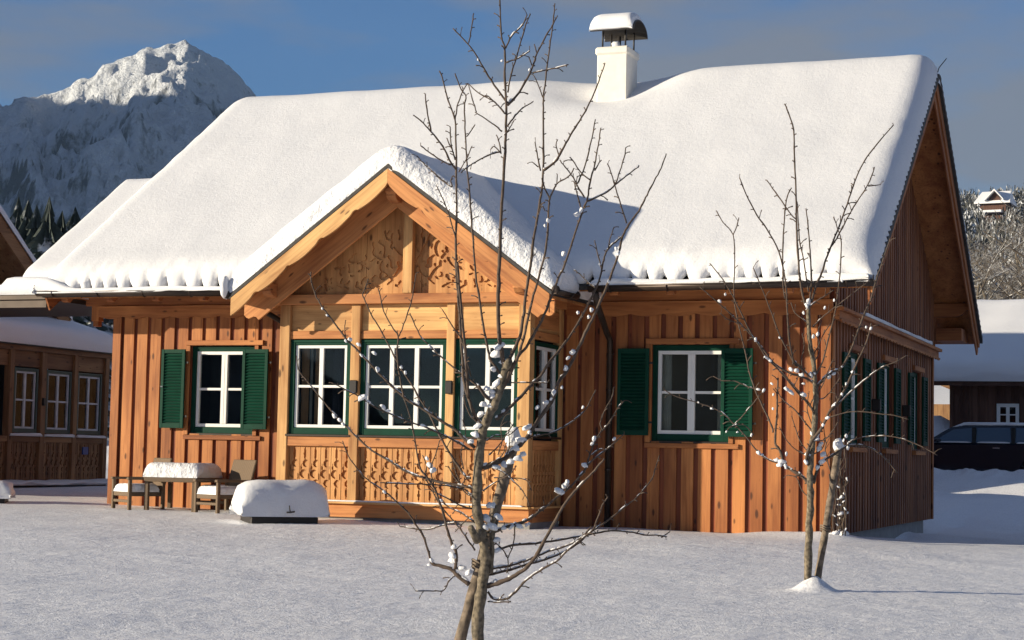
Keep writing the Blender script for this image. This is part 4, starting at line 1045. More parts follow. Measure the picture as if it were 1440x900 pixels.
t1 = Tree(10.0, 3)
t1.limb([(672,945),(673,870),(677,828),(683,785),(677,748),(670,708),(673,650),(678,610),(688,584),(700,558),(711,518)], 21, 13, 0.0)
t1.limb([(690,806),(692,775),(693,745),(697,710)], 8, 7, 0.05)
L1 = [
 ([(710,520),(705,490),(701,460),(701,400),(703,350),(705,300),(708,250),(711,200),(712,150),(710,110),(710,70),(705,50),(703,0),(702,-25)],8.5,2),
 ([(714,145),(695,120),(680,95),(668,75),(658,62),(637,40)],4,2),([(659,60),(663,40),(666,18)],2.5,2),
 ([(714,148),(730,130),(745,103),(752,85),(755,75),(768,50),(777,35),(784,22)],4.5,2),([(755,75),(751,62)],2.2,2),([(750,102),(775,97),(799,91)],3,2),([(748,92),(744,80)],2.2,1.8),
 ([(714,130),(718,108),(726,80),(735,50),(741,30),(746,20)],3,2),([(712,88),(728,82),(745,72)],3,2),([(711,68),(720,50),(735,35),(741,20)],3,2),
 ([(710,160),(695,143),(675,132),(659,118)],3,1.8),([(709,158),(690,138),(682,134)],2.5,1.8),([(713,178),(725,162),(735,152),(750,143)],3,2),([(706,185),(690,172),(668,158)],3,1.8),([(670,158),(664,138),(659,120)],2.2,1.8),
 ([(705,213),(690,217),(672,226),(656,236),(648,243)],3,2),([(705,216),(695,206),(690,210)],2.5,1.8),([(704,212),(702,200),(698,190)],2.5,2),([(709,190),(718,178),(722,170)],2.4,1.8),
 ([(682,600),(668,585),(659,560),(652,535),(650,500),(646,440),(643,400),(641,360),(642,300),(642,250),(641,200),(640,170),(630,140),(622,110),(618,100)],6.5,2.2),
 ([(640,168),(643,150),(650,130),(658,117)],3,2),([(658,560),(656,510),(652,470),(648,430),(645,400),(643,370)],5,4.5),
 ([(706,530),(699,520),(689,504),(684,480),(678,450),(674,420),(670,396),(666,350),(663,310),(660,270),(657,240),(656,220),(654,180),(653,150),(655,135),(648,125),(640,103)],5,2.2),
 ([(656,192),(664,182),(668,175)],2.5,1.8),([(641,238),(632,225),(622,205),(606,185),(592,170),(581,162)],4,2),([(606,184),(601,160),(598,132)],3,2),
 ([(636,263),(620,252),(605,238),(592,226),(586,219)],3.2,2),([(634,232),(620,225),(602,213),(592,205)],3,2),([(640,225),(634,200),(633,178)],2.6,2),([(638,215),(632,203),(628,194)],2.4,2),
 ([(641,335),(632,305),(625,285),(618,270),(614,262)],2.8,1.8),([(636,262),(634,255),(636,248)],2.4,2),([(645,242),(655,225),(664,205)],2.2,1.8),
 ([(713,512),(720,498),(728,480),(732,470),(737,440),(740,410),(746,374),(750,340),(757,300),(762,265),(764,240),(764,200),(764,160),(765,130),(770,90),(775,50),(778,30),(780,5)],7,2),
 ([(764,240),(780,228),(790,212),(802,190),(815,170),(826,150),(838,125),(845,105),(851,88)],5,2),([(786,218),(782,205),(784,196)],2.4,1.8),([(760,240),(756,220),(752,200)],3,2),([(757,235),(748,228)],2.5,2),([(764,138),(757,120),(750,105)],2.5,1.8),
 ([(713,538),(720,520),(729,500),(735,480),(740,460),(748,424),(758,388),(766,358),(770,330),(772,290),(773,280),(779,266),(783,258),(790,254),(802,246),(807,237)],5.5,2),
 ([(783,258),(784,245)],2.2,1.8),([(773,280),(765,262),(762,250)],3,2.2),([(766,296),(762,290),(757,302)],2.2,2),
 ([(708,545),(718,520),(728,502),(740,488),(752,468),(762,450),(776,416),(787,386),(792,378),(806,336),(820,294),(826,280),(830,254),(836,234),(839,216),(842,200),(845,180)],6,2),
 ([(826,283),(850,272),(865,260),(880,248),(899,233)],3.5,2),([(865,260),(872,240),(878,220),(880,208)],2.6,2),([(881,314),(872,285),(865,262),(858,240),(854,230)],3,2),([(830,253),(818,244),(805,225),(801,221)],2.6,2),
 ([(822,278),(812,262),(806,250),(795,235),(787,225)],3,2),([(812,258),(822,235),(830,205),(837,168)],3,2),([(836,240),(843,228),(846,225)],2.4,2),([(817,294),(812,275),(807,255)],2.8,2),
 ([(680,658),(704,648),(720,636),(735,622),(746,608),(762,584),(778,560),(786,536),(798,520),(814,488),(826,462),(838,438),(852,406),(860,386),(870,356),(876,332),(884,316),(896,300),(904,286),(912,270),(920,254),(930,236),(937,216)],9,2),
 ([(698,590),(716,574),(732,558),(750,538),(762,526),(772,510),(788,490),(802,472),(814,452),(826,430),(842,396),(848,370),(852,355),(862,343),(874,333)],6,2.6),
 ([(846,378),(840,355),(836,338)],2.6,2),([(855,352),(858,335),(863,320)],2.4,2),([(838,405),(828,398),(815,385),(808,380)],2.6,2),
 ([(690,750),(705,744),(722,738),(740,732),(760,718),(782,700),(800,686),(820,664),(830,650),(848,636),(862,624),(878,610)],6.5,2),
 ([(826,655),(828,642),(836,622),(846,604),(844,596),(850,578),(860,560),(863,545)],4,2),([(846,606),(856,595),(868,575),(878,563)],3.5,2),
 ([(735,620),(748,614),(760,612),(780,607),(800,596),(820,580),(832,560),(838,548)],3.8,2),
 ([(684,824),(700,820),(720,812),(738,800),(752,784),(766,760),(780,734),(792,712),(804,696),(820,678),(836,662),(850,645)],9,3),
 ([(688,808),(710,803),(735,796),(760,789),(785,780),(810,766),(828,750),(850,735),(880,712),(900,694),(916,674),(921,660),(927,640)],5,2),
 ([(690,800),(715,796),(740,788),(770,776),(795,768),(815,758),(830,742)],5,3),
 ([(686,832),(694,842),(712,842),(725,832),(740,816),(764,800),(784,788),(798,774),(810,764),(828,750),(840,738)],4.5,3),([(686,846),(700,847),(718,846)],3,2.4),
 ([(692,778),(715,768),(745,765),(775,761),(805,756),(840,750),(860,746),(885,748),(905,752),(925,753),(938,755)],4.5,2.2),([(930,756),(942,748)],2.4,2),([(834,745),(842,725),(847,710),(855,698)],3.2,2),
 ([(660,822),(640,806),(634,800),(612,794),(606,792)],9,5),([(607,793),(597,758),(586,740),(576,724),(558,706),(542,692),(516,674),(502,658),(490,642),(482,620)],4,1.8),
 ([(642,808),(632,816),(624,830),(610,831),(584,831)],3,2),([(640,800),(642,778),(636,766),(630,748),(625,728),(618,706),(612,688),(600,670),(590,655),(578,590),(568,560)],6,2.2),
 ([(668,774),(650,748),(640,735),(630,724),(618,708),(608,690)],3.6,2.2),
 ([(670,690),(655,684),(640,682),(616,677),(590,670),(566,660),(548,648),(524,634),(502,615),(488,600),(466,578),(450,558),(432,536),(420,520),(417,500)],5.5,1.8),
 ([(650,688),(628,683),(592,681),(560,680),(534,679)],3,2),
 ([(668,630),(650,615),(640,604),(620,592),(596,576),(570,560),(550,542),(532,524),(504,494),(488,478),(478,465),(464,446),(452,430),(444,415),(438,398),(437,382)],6,2),
 ([(660,632),(640,620),(618,610),(596,600),(572,592),(548,582),(520,568),(502,556),(486,548),(466,538)],4,2),
 ([(568,560),(562,530),(558,496),(560,474),(550,458),(540,438),(534,414),(532,406)],3.4,1.8),([(561,473),(570,450),(578,425),(582,405),(585,385)],2.6,1.8),
 ([(662,672),(655,670),(640,650),(625,625),(618,612),(605,585),(590,560),(575,535),(558,508),(548,488),(534,462),(522,442),(512,420),(510,414),(514,404),(518,392)],4.5,2),
 ([(690,562),(672,545),(658,532),(644,522),(620,502),(606,488),(592,474),(584,458),(576,440)],4,2),([(662,530),(650,480),(640,465),(632,452),(622,435)],2.8,2),([(486,475),(485,462),(486,450)],2,1.6),
 ([(712,538),(740,538),(770,538)],2.6,2),([(690,562),(682,556),(672,542)],7,5),([(678,600),(662,585),(655,570),(652,555)],3,2),
 ([(692,655),(712,668),(735,690),(745,712)],3,1.8),([(695,672),(720,672),(740,675),(748,690)],2.2,1.6),([(688,640),(700,628),(712,612),(722,596)],2.5,1.8),([(684,620),(698,612),(715,612),(730,600)],2.4,1.8),
 ([(676,660),(690,652),(706,640),(712,622)],2.6,1.8),([(680,690),(700,676),(716,668),(726,655)],2.4,1.8),([(672,700),(655,690),(640,672),(630,655)],3,2),([(670,716),(650,712),(628,700),(606,690)],3.4,2),
 ([(668,735),(650,722),(632,714),(615,700)],4,2),([(676,722),(664,700),(652,690),(640,660),(636,640)],3,2),([(690,760),(705,770),(715,790),(712,806)],2.4,2),([(724,740),(722,765),(714,785)],2.6,2),
 ([(652,660),(648,635),(655,610),(650,590)],2.2,1.6),([(690,730),(672,722),(655,732),(640,748)],2.4,1.8),([(700,640),(706,620),(704,600),(710,585)],2.2,1.6),([(706,650),(716,630),(715,605)],2.2,1.6),
 ([(612,690),(606,660),(612,640),(618,620)],2.6,1.8),([(640,735),(625,738),(600,745),(575,742),(562,740)],3,2),([(610,690),(598,672),(600,655),(594,640)],2.4,1.8),
 ([(832,640),(842,632),(850,632)],2.4,2)]
for p, a, b in L1: t1.limb(p, a, b)
base1 = at_d(672, 935, 10.0)
TR1 = thing('fruit_tree', (base1.x, base1.y, ground_z(base1.x, base1.y)), 'large bare young fruit tree with snow clumps standing closest in front of the bay', 'tree')
tr, br, sp = t1.mesh(2)
tr.blob(at_d(671, 754, 9.97), .032, .03, .04, 3, .2)
tr.tube([at_d(671, 760, 9.95), at_d(662, 742, 9.85)], [.024, .018], 8); tr.tube([at_d(712, 518, 10), at_d(716, 508, 9.95)], [.026, .02], 8)
tr.build('trunk', 'bark', TR1); br.build('branches', 'twig', TR1); tag(sp.build('spurs', 'twig', TR1), kind='stuff')
c1 = [(697,500,13),(703,488,11),(708,510,9),(693,520,8),(684,548,9),(692,552,8),(700,540,10),(706,530,9),(694,558,8),(680,570,9),(676,584,10),(690,572,8),(672,600,9),(668,612,10),(662,622,8),(690,712,11),(684,730,12),(692,742,12),(700,728,10),(680,742,10),(698,760,9),
 (700,775,8),(672,735,7),(735,640,8),(728,646,9),(718,650,9),(708,654,9),(698,658,8),(742,602,9),(732,620,10),(726,632,9),(745,608,7),(870,356,6),(866,350,5),(856,396,5),(832,436,7),(828,446,6),(813,440,5),(806,496,9),(799,504,6),(796,518,7),(790,545,5),
 (779,552,7),(776,562,6),(768,567,8),(756,573,6),(742,738,7),(730,741,8),(718,742,8),(708,744,7),(795,684,10),(786,692,9),(798,678,7),(822,655,8),(836,617,7),(833,624,6),(864,618,6),(820,573,4),(843,372,4),(812,302,8),(818,296,6),(793,357,7),(771,310,6),(766,318,5),
 (745,98,4),(706,86,4),(672,84,3),(492,478,7),(486,480,5),(504,485,6),(526,497,6),(530,520,7),(508,500,5),(564,517,6),(570,524,5),(510,560,8),(518,566,6),(538,573,7),(546,578,5),(470,585,7),(477,591,6),(482,597,5),(587,566,5),(594,599,6),(604,655,9),(610,662,8),
 (600,645,6),(540,692,5),(453,434,4),(460,444,4),(620,704,5),(604,487,5),(610,494,4),(606,788,7),(604,795,6),(636,782,9),(638,770,8),(637,790,9),(650,800,9),(660,806,9),(645,806,8),(628,800,6),(620,797,5),(680,810,8),(672,812,7),(700,815,8),(712,810,10),(724,806,10),(733,800,9),(745,812,6),
 (714,838,8),(708,842,7),(750,790,6),(764,768,6),(735,812,7),(765,742,6),(820,740,6),(830,738,5),(843,738,7),(861,740,4),(779,718,6),(782,752,4),(800,772,5),(672,688,7),(655,690,7),(645,692,6),(640,732,7),(655,735,7),(668,738,8),(615,728,4),(665,655,5),(700,560,7),(756,460,5),(749,470,6),
 (743,440,4),(735,445,5),(706,456,5),(738,456,6),(741,430,6),(735,450,7),(840,235,3),(768,240,3),(708,250,3)]
t1.snow(c1[:100], TR1)

def stake(pb, pt, D, w, label):
    a = at_d(pb[0], pb[1], D); b = at_d(pt[0], pt[1], D+0.12); r = w/2/FPX*D
    o = thing('tree_stake', (a.x, a.y, a.z), label, 'stake', 'wooden stakes holding the young trees')
    n = 14; P = [a.lerp(b, i/n)+V((random.uniform(-1, 1), random.uniform(-1, 1), 0))*r*0.06 for i in range(n+1)]
    mb = MB(); mb.tube(P, [r*(1+0.08*math.sin(i*1.7)) for i in range(n+1)], 12); mb.build('pole', 'stake', o)
    mb = MB(); mb.blob(b+Z*r*.7, r*1.6, r*1.4, r*2.3, 5, .25); mb.build('snow_cap', 'snow_s', o)
    d = a.lerp(b, 0.42); mb = MB()
    for k in range(3):
        c = d + Z*0.018*k; mb.tube([c+V((math.cos(q)*r*1.35, math.sin(q)*r*1.35, 0.012*math.sin(q*2))) for q in [i*math.pi/6 for i in range(13)]], .006, 5)
    mb.build('rope', 'stake', o)
stake((640,925), (722,626), 10.06, 16, 'thick leaning stake with snow cap crossing behind the nearest tree')
stake((1147,830), (1179,632), 15.0, 10, 'thinner leaning stake with snow cap beside the tree at the house corner')

t2 = Tree(14.95, 5)
t2.limb([(1136,842),(1137,780),(1138,735),(1140,700),(1139,670),(1141,640),(1145,600),(1147,560),(1146,540),(1144,510),(1140,490),(1137,460),(1137,430)], 14, 6.5, 0.0)
L2 = [([(1135,433),(1130,420),(1125,395),(1121,340),(1120,313),(1119,264),(1117,218),(1116,183),(1107,154),(1103,146)],5,2),([(1138,428),(1141,398),(1140,365),(1138,340),(1136,313),(1133,293)],3.5,2),
 ([(1141,425),(1148,400),(1155,385),(1162,363),(1168,348),(1182,313),(1194,279),(1202,255),(1214,229),(1228,209),(1256,176)],4.5,2),([(1165,352),(1175,338),(1182,325),(1194,302),(1208,279),(1220,261),(1230,235)],3,2),([(1221,262),(1238,260)],2,1.8),
 ([(1137,410),(1133,385),(1129,360),(1124,336),(1121,284)],3,2),([(1140,530),(1120,512),(1114,501),(1109,470),(1107,433),(1104,394),(1095,354),(1078,322),(1064,302),(1049,273),(1040,250)],4,2),
 ([(1104,420),(1101,394),(1101,342),(1104,296),(1107,276),(1113,264)],3,2),([(1104,290),(1090,270),(1078,253)],2.6,1.8),([(1119,308),(1111,300),(1104,290)],2.6,2),
 ([(1087,608),(1085,599),(1073,573),(1062,548),(1054,524),(1047,491),(1036,445),(1032,410),(1033,368),(1031,331),(1017,313),(1007,296)],3.6,1.8),([(1031,330),(1036,318),(1039,306)],2.2,1.8),
 ([(1146,540),(1131,531),(1110,524),(1089,512),(1073,491),(1057,470),(1043,442),(1029,414),(1015,391),(998,370)],5,1.8),([(1146,580),(1131,562),(1120,550),(1110,538),(1094,519),(1078,503),(1061,477),(1040,454),(1026,440),(1008,424),(984,403)],4,1.8),
 ([(1120,515),(1117,512),(1110,498),(1096,470),(1085,440),(1073,410),(1059,377)],3.2,1.8),
 ([(1147,547),(1152,540),(1166,526),(1183,517),(1194,498),(1201,480),(1208,461),(1215,442),(1225,419),(1233,391),(1241,368),(1248,347),(1252,335)],5,2),
 ([(1146,530),(1150,522),(1157,508),(1164,480),(1173,445),(1177,421),(1181,386),(1183,342),(1179,325),(1172,305)],3.4,1.8),
 ([(1141,655),(1134,648),(1141,622),(1157,599),(1166,580),(1178,564),(1190,543),(1199,524),(1204,512),(1215,489),(1222,470),(1225,454)],6.5,2),
 ([(1170,577),(1190,557),(1208,541),(1229,524),(1243,515),(1257,510),(1275,500)],3,1.8),
 ([(1141,685),(1129,671),(1115,662),(1103,653),(1096,632),(1090,622),(1092,590),(1093,555),(1094,531)],6.5,3),([(1103,652),(1082,647),(1066,636),(1050,615),(1033,597),(1015,580),(998,572),(980,566),(950,557),(934,548)],3.2,1.6),
 ([(1033,597),(1050,578),(1066,559),(1074,548)],2.2,1.6),([(1066,548),(1050,543),(1033,536),(1015,535),(1003,529)],2.6,1.6),([(1060,612),(1050,600),(1040,597),(1028,600),(1022,606)],2.2,1.6),
 ([(1144,680),(1148,664),(1155,650),(1173,639),(1190,628),(1204,626),(1222,629),(1241,641),(1262,665)],5.5,2),([(1162,588),(1190,580),(1213,579),(1236,582),(1257,584),(1278,590)],2.4,1.6),([(1190,629),(1197,620),(1213,615),(1236,613),(1260,615),(1290,625),(1318,640)],2.6,1.6),
 ([(1143,608),(1129,590),(1117,576),(1101,562),(1090,545)],3,1.8),([(1146,592),(1141,573),(1131,559),(1117,543),(1099,522)],3,1.8),([(1145,560),(1155,545),(1165,520),(1172,505)],2.6,1.6),([(1143,500),(1150,488),(1158,470),(1168,455)],2.2,1.6),
 ([(1137,455),(1128,448),(1118,440),(1112,425)],2.2,1.6),([(1146,620),(1160,618),(1172,604),(1180,590)],2.4,1.6),([(1140,640),(1126,622),(1118,600),(1113,585)],2.4,1.6),([(1140,640),(1125,636),(1108,622),(1096,600)],2.2,1.6),
 ([(1143,600),(1135,575),(1138,550)],2.2,1.6),([(1147,560),(1158,560),(1170,548),(1182,530)],2.4,1.6),([(1138,700),(1128,690),(1120,672),(1108,668)],2.2,1.6),([(1141,640),(1155,632),(1160,618),(1158,600)],2.2,1.6),
 ([(1129,525),(1127,505),(1131,485),(1128,470)],2.2,1.6),([(1144,510),(1152,495),(1150,470),(1156,450)],2.2,1.6),([(1040,454),(1025,450),(1012,440)],2,1.6),([(1134,436),(1146,425),(1160,416),(1172,408)],2.6,1.8),([(1143,460),(1150,452),(1170,435),(1190,420)],2.4,1.8),([(1190,420),(1205,408),(1222,395)],2,1.6)]
for p, a, b in L2: t2.limb(p, a, b)
TR2 = thing('fruit_tree', (T2.x, T2.y, ground_z(T2.x, T2.y)), 'smaller bare young fruit tree with thin snowy twigs in front of the house corner', 'tree')
tr, br, sp = t2.mesh(1)
tr.build('trunk', 'bark', TR2); br.build('branches', 'twig', TR2); tag(sp.build('spurs', 'twig', TR2), kind='stuff')
c2 = [(1137,425,6),(1134,430,5),(1127,528,6),(1120,522,6),(1112,520,5),(1140,528,7),(1146,525,5),(1112,552,6),(1106,548,5),(1130,556,6),(1172,526,5),(1166,530,5),(1184,516,3),(1199,523,3),(1141,610,5),(1150,612,5),(1158,598,5),(1164,588,5),(1148,618,5),(1136,640,7),(1133,650,6),
 (1142,632,6),(1152,632,6),(1155,625,6),(1158,640,7),(1156,650,7),(1150,658,6),(1100,650,7),(1092,648,6),(1096,655,6),(1104,655,5),(1106,638,4),(1066,637,5),(1071,640,4),(1077,503,4),(1082,507,4),(1062,478,4),(1066,548,3.5),(1074,549,3.5),(1001,575,3),(1035,597,2.5),(1012,424,4),(1020,414,3),
 (1225,462,4),(1218,460,2.5),(1184,555,3),(1174,569,3),(1190,540,3),(1130,540,3),(1096,475,2.5),(1184,395,2.5),(1173,422,2.5),(1160,433,3),(1144,473,4),(1150,470,4),(1130,440,3),(1085,540,3),(1087,575,3),(1088,555,3),(1190,613,4),(1192,630,4),(1178,625,6),(1057,612,3),(1037,608,2.5),(1022,607,2.5),(982,566,2)]
t2.snow(c2, TR2, .68)

# climbing shrub at the house corner
SB = at_d(1180, 756, 23.6)
sh = thing('climbing_shrub', (SB.x, SB.y, ground_z(SB.x, SB.y)), 'thin leafless climbing shrub with snow bits against the house corner', 'shrub')
mb = MB(); ms = MB(); rg = random.Random(4)
for k in range(9):
    x = 1180+rg.uniform(-8, 8); y = 758; P = []; D = 23.6+rg.uniform(-.15, .15); dr = rg.uniform(-1.6, 1.2)
    for i in range(int(rg.uniform(8, 18))):
        P.append(at_d(x, y, D)); x += rg.uniform(-3, 3)+dr*.6; y -= rg.uniform(8, 14); D += rg.uniform(-.03, .03)
        if rg.random() < .35: e = at_d(x+rg.uniform(-12, 12), y-rg.uniform(2, 12), D+rg.uniform(-.1, .1)); mb.tube([P[-1], e], [.005, .003], 4)
        if rg.random() < .16: ms.clump(P[-1], V((rg.gauss(0, 1), 0, rg.gauss(0, 1))), .016, .026, rg.random()*9)
    mb.tube(smooth_path(P, 2), .008, 5)
for (x, y, r) in ((1182,723,4),(1190,722,3),(1184,700,3.5),(1176,750,5),(1186,753,7),(1170,755,5)): ms.clump(at_d(x, y, 23.5), V((.8, .2, .3)), r/FPX*23.5, r/FPX*26, x)
mb.build('stems', 'twig', sh); tag(ms.build('snow_bits', 'snow_s', sh), kind='stuff')

# ------------------------------------------------------------------ garden table, chairs and the snow-laden box
def frame_at(x, y, z, ang):
    ex = V((math.cos(ang), math.sin(ang), 0)); return (V((x, y, z)), ex, V((math.sin(ang), -math.cos(ang), 0)))
GZ = ground_z(-9.4, -1.0) - .02
tb = thing('garden_table', (-9.36, -0.80, GZ), 'low brown wicker table carrying a thick slab of snow between the chairs', 'table')
F = frame_at(-9.36, -0.80, 0, R(4))
mb = MB(); mb.box(F, -.42, .42, .60, .665, -.40, .40, g='a'); mb.build('table_top', 'wicker', tb, bevel=.008)
for a in (-.38, .38):
    for c in (-.36, .36): mb = MB(); mb.box(F, a-.03, a+.03, GZ, .60, c-.03, c+.03); mb.build('leg', 'wicker', tb, bevel=.005)
O, ex, en = F
mb = snow_slab(lambda a, b: .667, -.41, .41, -.40, .40, .21, lambda a, b, z: O+ex*a+en*b+Z*z, inset=(0.05,0.05,0.10,0.10), da=.06, db=.06, amp=.02, seed=5); mb.build('snow_slab', 'snow_rough', tb)

def chair(x, y, ang, label, sx=1.0):
    g = ground_z(x, y)-.02; o = thing('wicker_chair', (x, y, g), label, 'chair', 'wicker garden chairs'); F = frame_at(x, y, 0, ang); O, ex, en = F
    # en = the way the sitter looks
    def p(n, m, a, g_='b', bv=.006): mb = MB(); mb.box(F, *a, g=g_); return mb.build(n, m, o, bevel=bv)
    for a in (-.27, .27):
        p('front_leg', 'wicker', (a-.025, a+.025, g-.02, .62, .23, .28)); p('rear_leg', 'wicker', (a-.025, a+.025, g-.02, .62, -.30, -.25))
        p('armrest', 'wicker', (a-.035, a+.035, .62, .655, -.30, .30), 'c')
    p('seat', 'wicker', (-.245, .245, .38, .44, -.26, .27), 'a'); p('front_rail', 'wicker', (-.245, .245, .29, .33, .24, .27), 'a')
    mb = MB(); A = O+en*(-.26)+Z*.44; B = O+en*(-.40)+Z*.94; mb.beam(A, B, .56, .04, up=en); mb.build('backrest', 'wicker', o, bevel=.01)
    mb = snow_slab(lambda a, b: .442, -.24, .24, -.22, .27, .12, lambda a, b, z: O+ex*a+en*b+Z*z, inset=(0.03,0.03,0.06,0.06), da=.06, db=.06, amp=.015, seed=x); mb.build('seat_snow', 'snow_rough', o)
    return o
chair(-10.02, -0.95, R(-32), 'wicker chair with snowy seat standing at the left end of the table')
chair(-8.55, -1.05, R(-25), 'wicker chair with bare tall backrest between the table and the snow block')
chair(-8.95, -0.30, R(-10), 'wicker chair hidden behind the right end of the table')

bx = V((-6.95, -2.3, 0)); bg_ = ground_z(bx.x, bx.y)
sb = thing('planter_box', (bx.x, bx.y, bg_), 'low dark box under a thick rounded block of snow in front of the bay', 'planter')
F = frame_at(bx.x, bx.y, 0, R(40)); O, ex, en = F
mb = MB(); mb.box(F, -.45, .45, bg_-.05, bg_+.075, -.38, .38, g='a'); mb.build('box', 'dkmetal', sb, bevel=.01)
mb = snow_slab(lambda a, b: bg_+.077, -.49, .49, -.42, .42, .48, lambda a, b, z: O+ex*a+en*b+Z*z, inset=(0.13,0.13,0.20,0.20), da=.05, db=.05, amp=.045, seed=77); mb.build('snow_block', 'snow', sb)
mb = MB(); c = O+ex*.05+en*.475+Z*(bg_+.14); mb.tube([c-ex*.05, c, c+ex*.06+Z*.01], .012, 5); mb.tube([c, c+Z*.05-ex*.01, c+Z*.09-ex*.015], .008, 5); mb.build('handle', 'dkmetal', sb)

nb = at_d(-16, 706, 27.5); nb.z = ground_z(nb.x, nb.y)
sb2 = thing('covered_planter', tuple(nb), 'snow-covered box cut by the left edge of the picture', 'planter')
F = frame_at(nb.x, nb.y, 0, R(30)); O2, ex2, en2 = F
mb = MB(); mb.box(F, -.26, .26, nb.z-.05, nb.z+.06, -.26, .26, g='a'); mb.build('box', 'dkmetal', sb2)
mb = snow_slab(lambda a, b: nb.z+.06, -.30, .30, -.30, .30, .26, lambda a, b, z: O2+ex2*a+en2*b+Z*z, inset=(0.06,0.06,0.12,0.12), da=.08, db=.08, amp=.03, seed=31); mb.build('snow_block', 'snow', sb2)

# ------------------------------------------------------------------ the neighbouring house on the left
NX = -17.44
NH = thing('neighbour_house', (NX-6, 4, 0), 'brown timber house in shade with a carved glazed porch at the left edge', 'house')
FN = Fr((NX, 0, 0), Y, X)
nposts = [(4.0, 4.12), (5.95, 6.08), (7.0, 7.16), (8.14, 8.27), (9.28, 9.42)]
for a, b in nposts: one(FN, (a, b, .25, 3.0, -.12, .03), 'porch_post', 'old2', NH)
for i in range(4):
    a, b = nposts[i][1], nposts[i+1][0]
    one(FN, (a, b, 2.66, 2.98, -.1, -.03), 'upper_board', 'old2', NH, g='a'); one(FN, (a, b, 1.16, 1.27, -.1, .015), 'porch_rail', 'old2', NH, g='a')
    fret_panel(FN, a+.001, b-.001, .36, 1.158, -.035, folk_mask(.36, 1.16, .163, a), allk, .014, .03, NH, mat='old2')
one(FN, (3.9, 9.45, .22, .355, -.1, .02), 'base_board', 'old2', NH, g='a'); one(FN, (3.9, 9.47, 2.98, 3.08, -.1, .05), 'porch_beam', 'old2', NH, g='a')
one(FN, (3.8, 9.55, 3.08, 3.13, -1.6, .12), 'porch_roof', 'dkmetal', NH, g='a')
MT['greywhite'] = plain('shaded_white_paint', (0.50, 0.53, 0.56), .5, nscale=5)  # white frames greyed blue: their shade is put into the colour
MT['trim_dk'] = plain('dark_green_trim', (0.02, 0.05, 0.04), .5)
for (a, b) in ((6.20, 6.88), (7.28, 8.04), (8.37, 9.16)): window(FN, a, b, 1.42, 2.57, -.03, NH, 2, 2, False, surround='trim_dk', sw=.06, room=0, fw=.042, frame='greywhite', curtains=[(b-.3, b-.15, 'curtain_w')] if a > 8.3 else [])
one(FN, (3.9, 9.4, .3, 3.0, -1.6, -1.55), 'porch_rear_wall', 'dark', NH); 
mb = MB(); mb.box(FN, 9.36, 9.42, .2, 3.05, -1.5, -.13); mb.build('porch_side', 'old2', NH)
one(FN, (7.02, 7.12, 1.9, 2.05, .031, .08), 'wall_lantern', 'dkmetal', NH); one(FN, (8.58, 8.78, .92, 1.08, -.03, .0), 'enamel_sign', 'blue', NH)
for i, (a, b) in enumerate(((5.96, 7.06), (7.1, 8.2), (8.22, 9.35))):
    mb = snow_slab(lambda q, w_: 1.272 if 0 else 1.275, -.02, .07, a+.04, b-.04, .05, lambda q, w_, z: V((NX+q, w_, z)), inset=(.01,.01,.05,.05), da=.04, amp=.02, seed=i); mb.build('sill_snow', 'snow_s', NH)
mb = snow_slab(lambda a, b: .30, -.02, .5, 5.0, 9.5, .1, lambda a, b, z: V((NX+a, b, z)), inset=(.03,.15,.05,.05), da=.1, db=.15, amp=.06, seed=44); mb.build('foot_snow', 'snow', NH)
# lean-to snow roof, rising towards the house
mb = snow_slab(lambda a, b: 3.10+ (NX+.14-a)*.30, NX-1.5, NX+.14, 3.6, 9.62, .42, lambda a, b, z: V((a, b, z)), edges=(0,1,1,1), inset=(.1,.06,.2,.42), da=.15, db=.15, amp=.02, seed=51); mb.build('porch_snow', 'snow', NH)
# main gable behind it
FNG = Fr((NX-1.7, 0, 0), Y, X); GYC = 3.0; GZT = 8.27; GSL = .76
def nz_(y): return GZT-GSL*abs(y-GYC)
mb = MB(); mb.prism(FNG, [(GYC-4.9, 0), (GYC+4.9, 0), (GYC+4.9, nz_(GYC+4.9)-.2), (GYC, GZT-.2), (GYC-4.9, nz_(GYC-4.9)-.2)], -3.5, 0, g='b'); mb.build('gable_wall', 'old2', NH)
mb = MB(); e = 5.9
mb.prism(FNG, [(GYC-e, nz_(GYC-e)-.02), (GYC, GZT-.02), (GYC+e, nz_(GYC+e)-.02), (GYC+e, nz_(GYC+e)-.2), (GYC, GZT-.2), (GYC-e, nz_(GYC-e)-.2)], -4, 1.0); nr = mb.build('roof', 'old2', NH)
mb = MB(); mb.prism(FNG, [(GYC-e, nz_(GYC-e)), (GYC, GZT), (GYC+e, nz_(GYC+e)), (GYC+e, nz_(GYC+e)-.34), (GYC, GZT-.36), (GYC-e, nz_(GYC-e)-.34)], 1.0, 1.05); mb.build('barge_board', 'old2', nr)
mb = snow_slab(lambda a, b: nz_(a), GYC-e, GYC+e, NX-5.8, NX-.62, .3, lambda a, b, z: V((b, a, z)), inset=(.08,.08,.2,.18), da=.2, db=.4, amp=.02, seed=61); mb.build('roof_snow', 'snow', nr)
mb = MB(); mb.box(FNG, 6.25, 6.37, 2.9, 5.2, .5, .62); mb.build('gable_post', 'old2', NH)
mb = MB(); mb.beam(V((NX-1.2, 6.3, 4.9)), V((NX-1.2, 7.6, 3.95)), .1, .1, up=X); mb.build('gable_brace', 'old2', NH)
mb = MB(); mb.beam(V((NX-1.2, 5.6, 5.4)), V((NX-1.2, 6.3, 4.7)), .1, .1, up=X); mb.build('gable_brace', 'old2', NH)

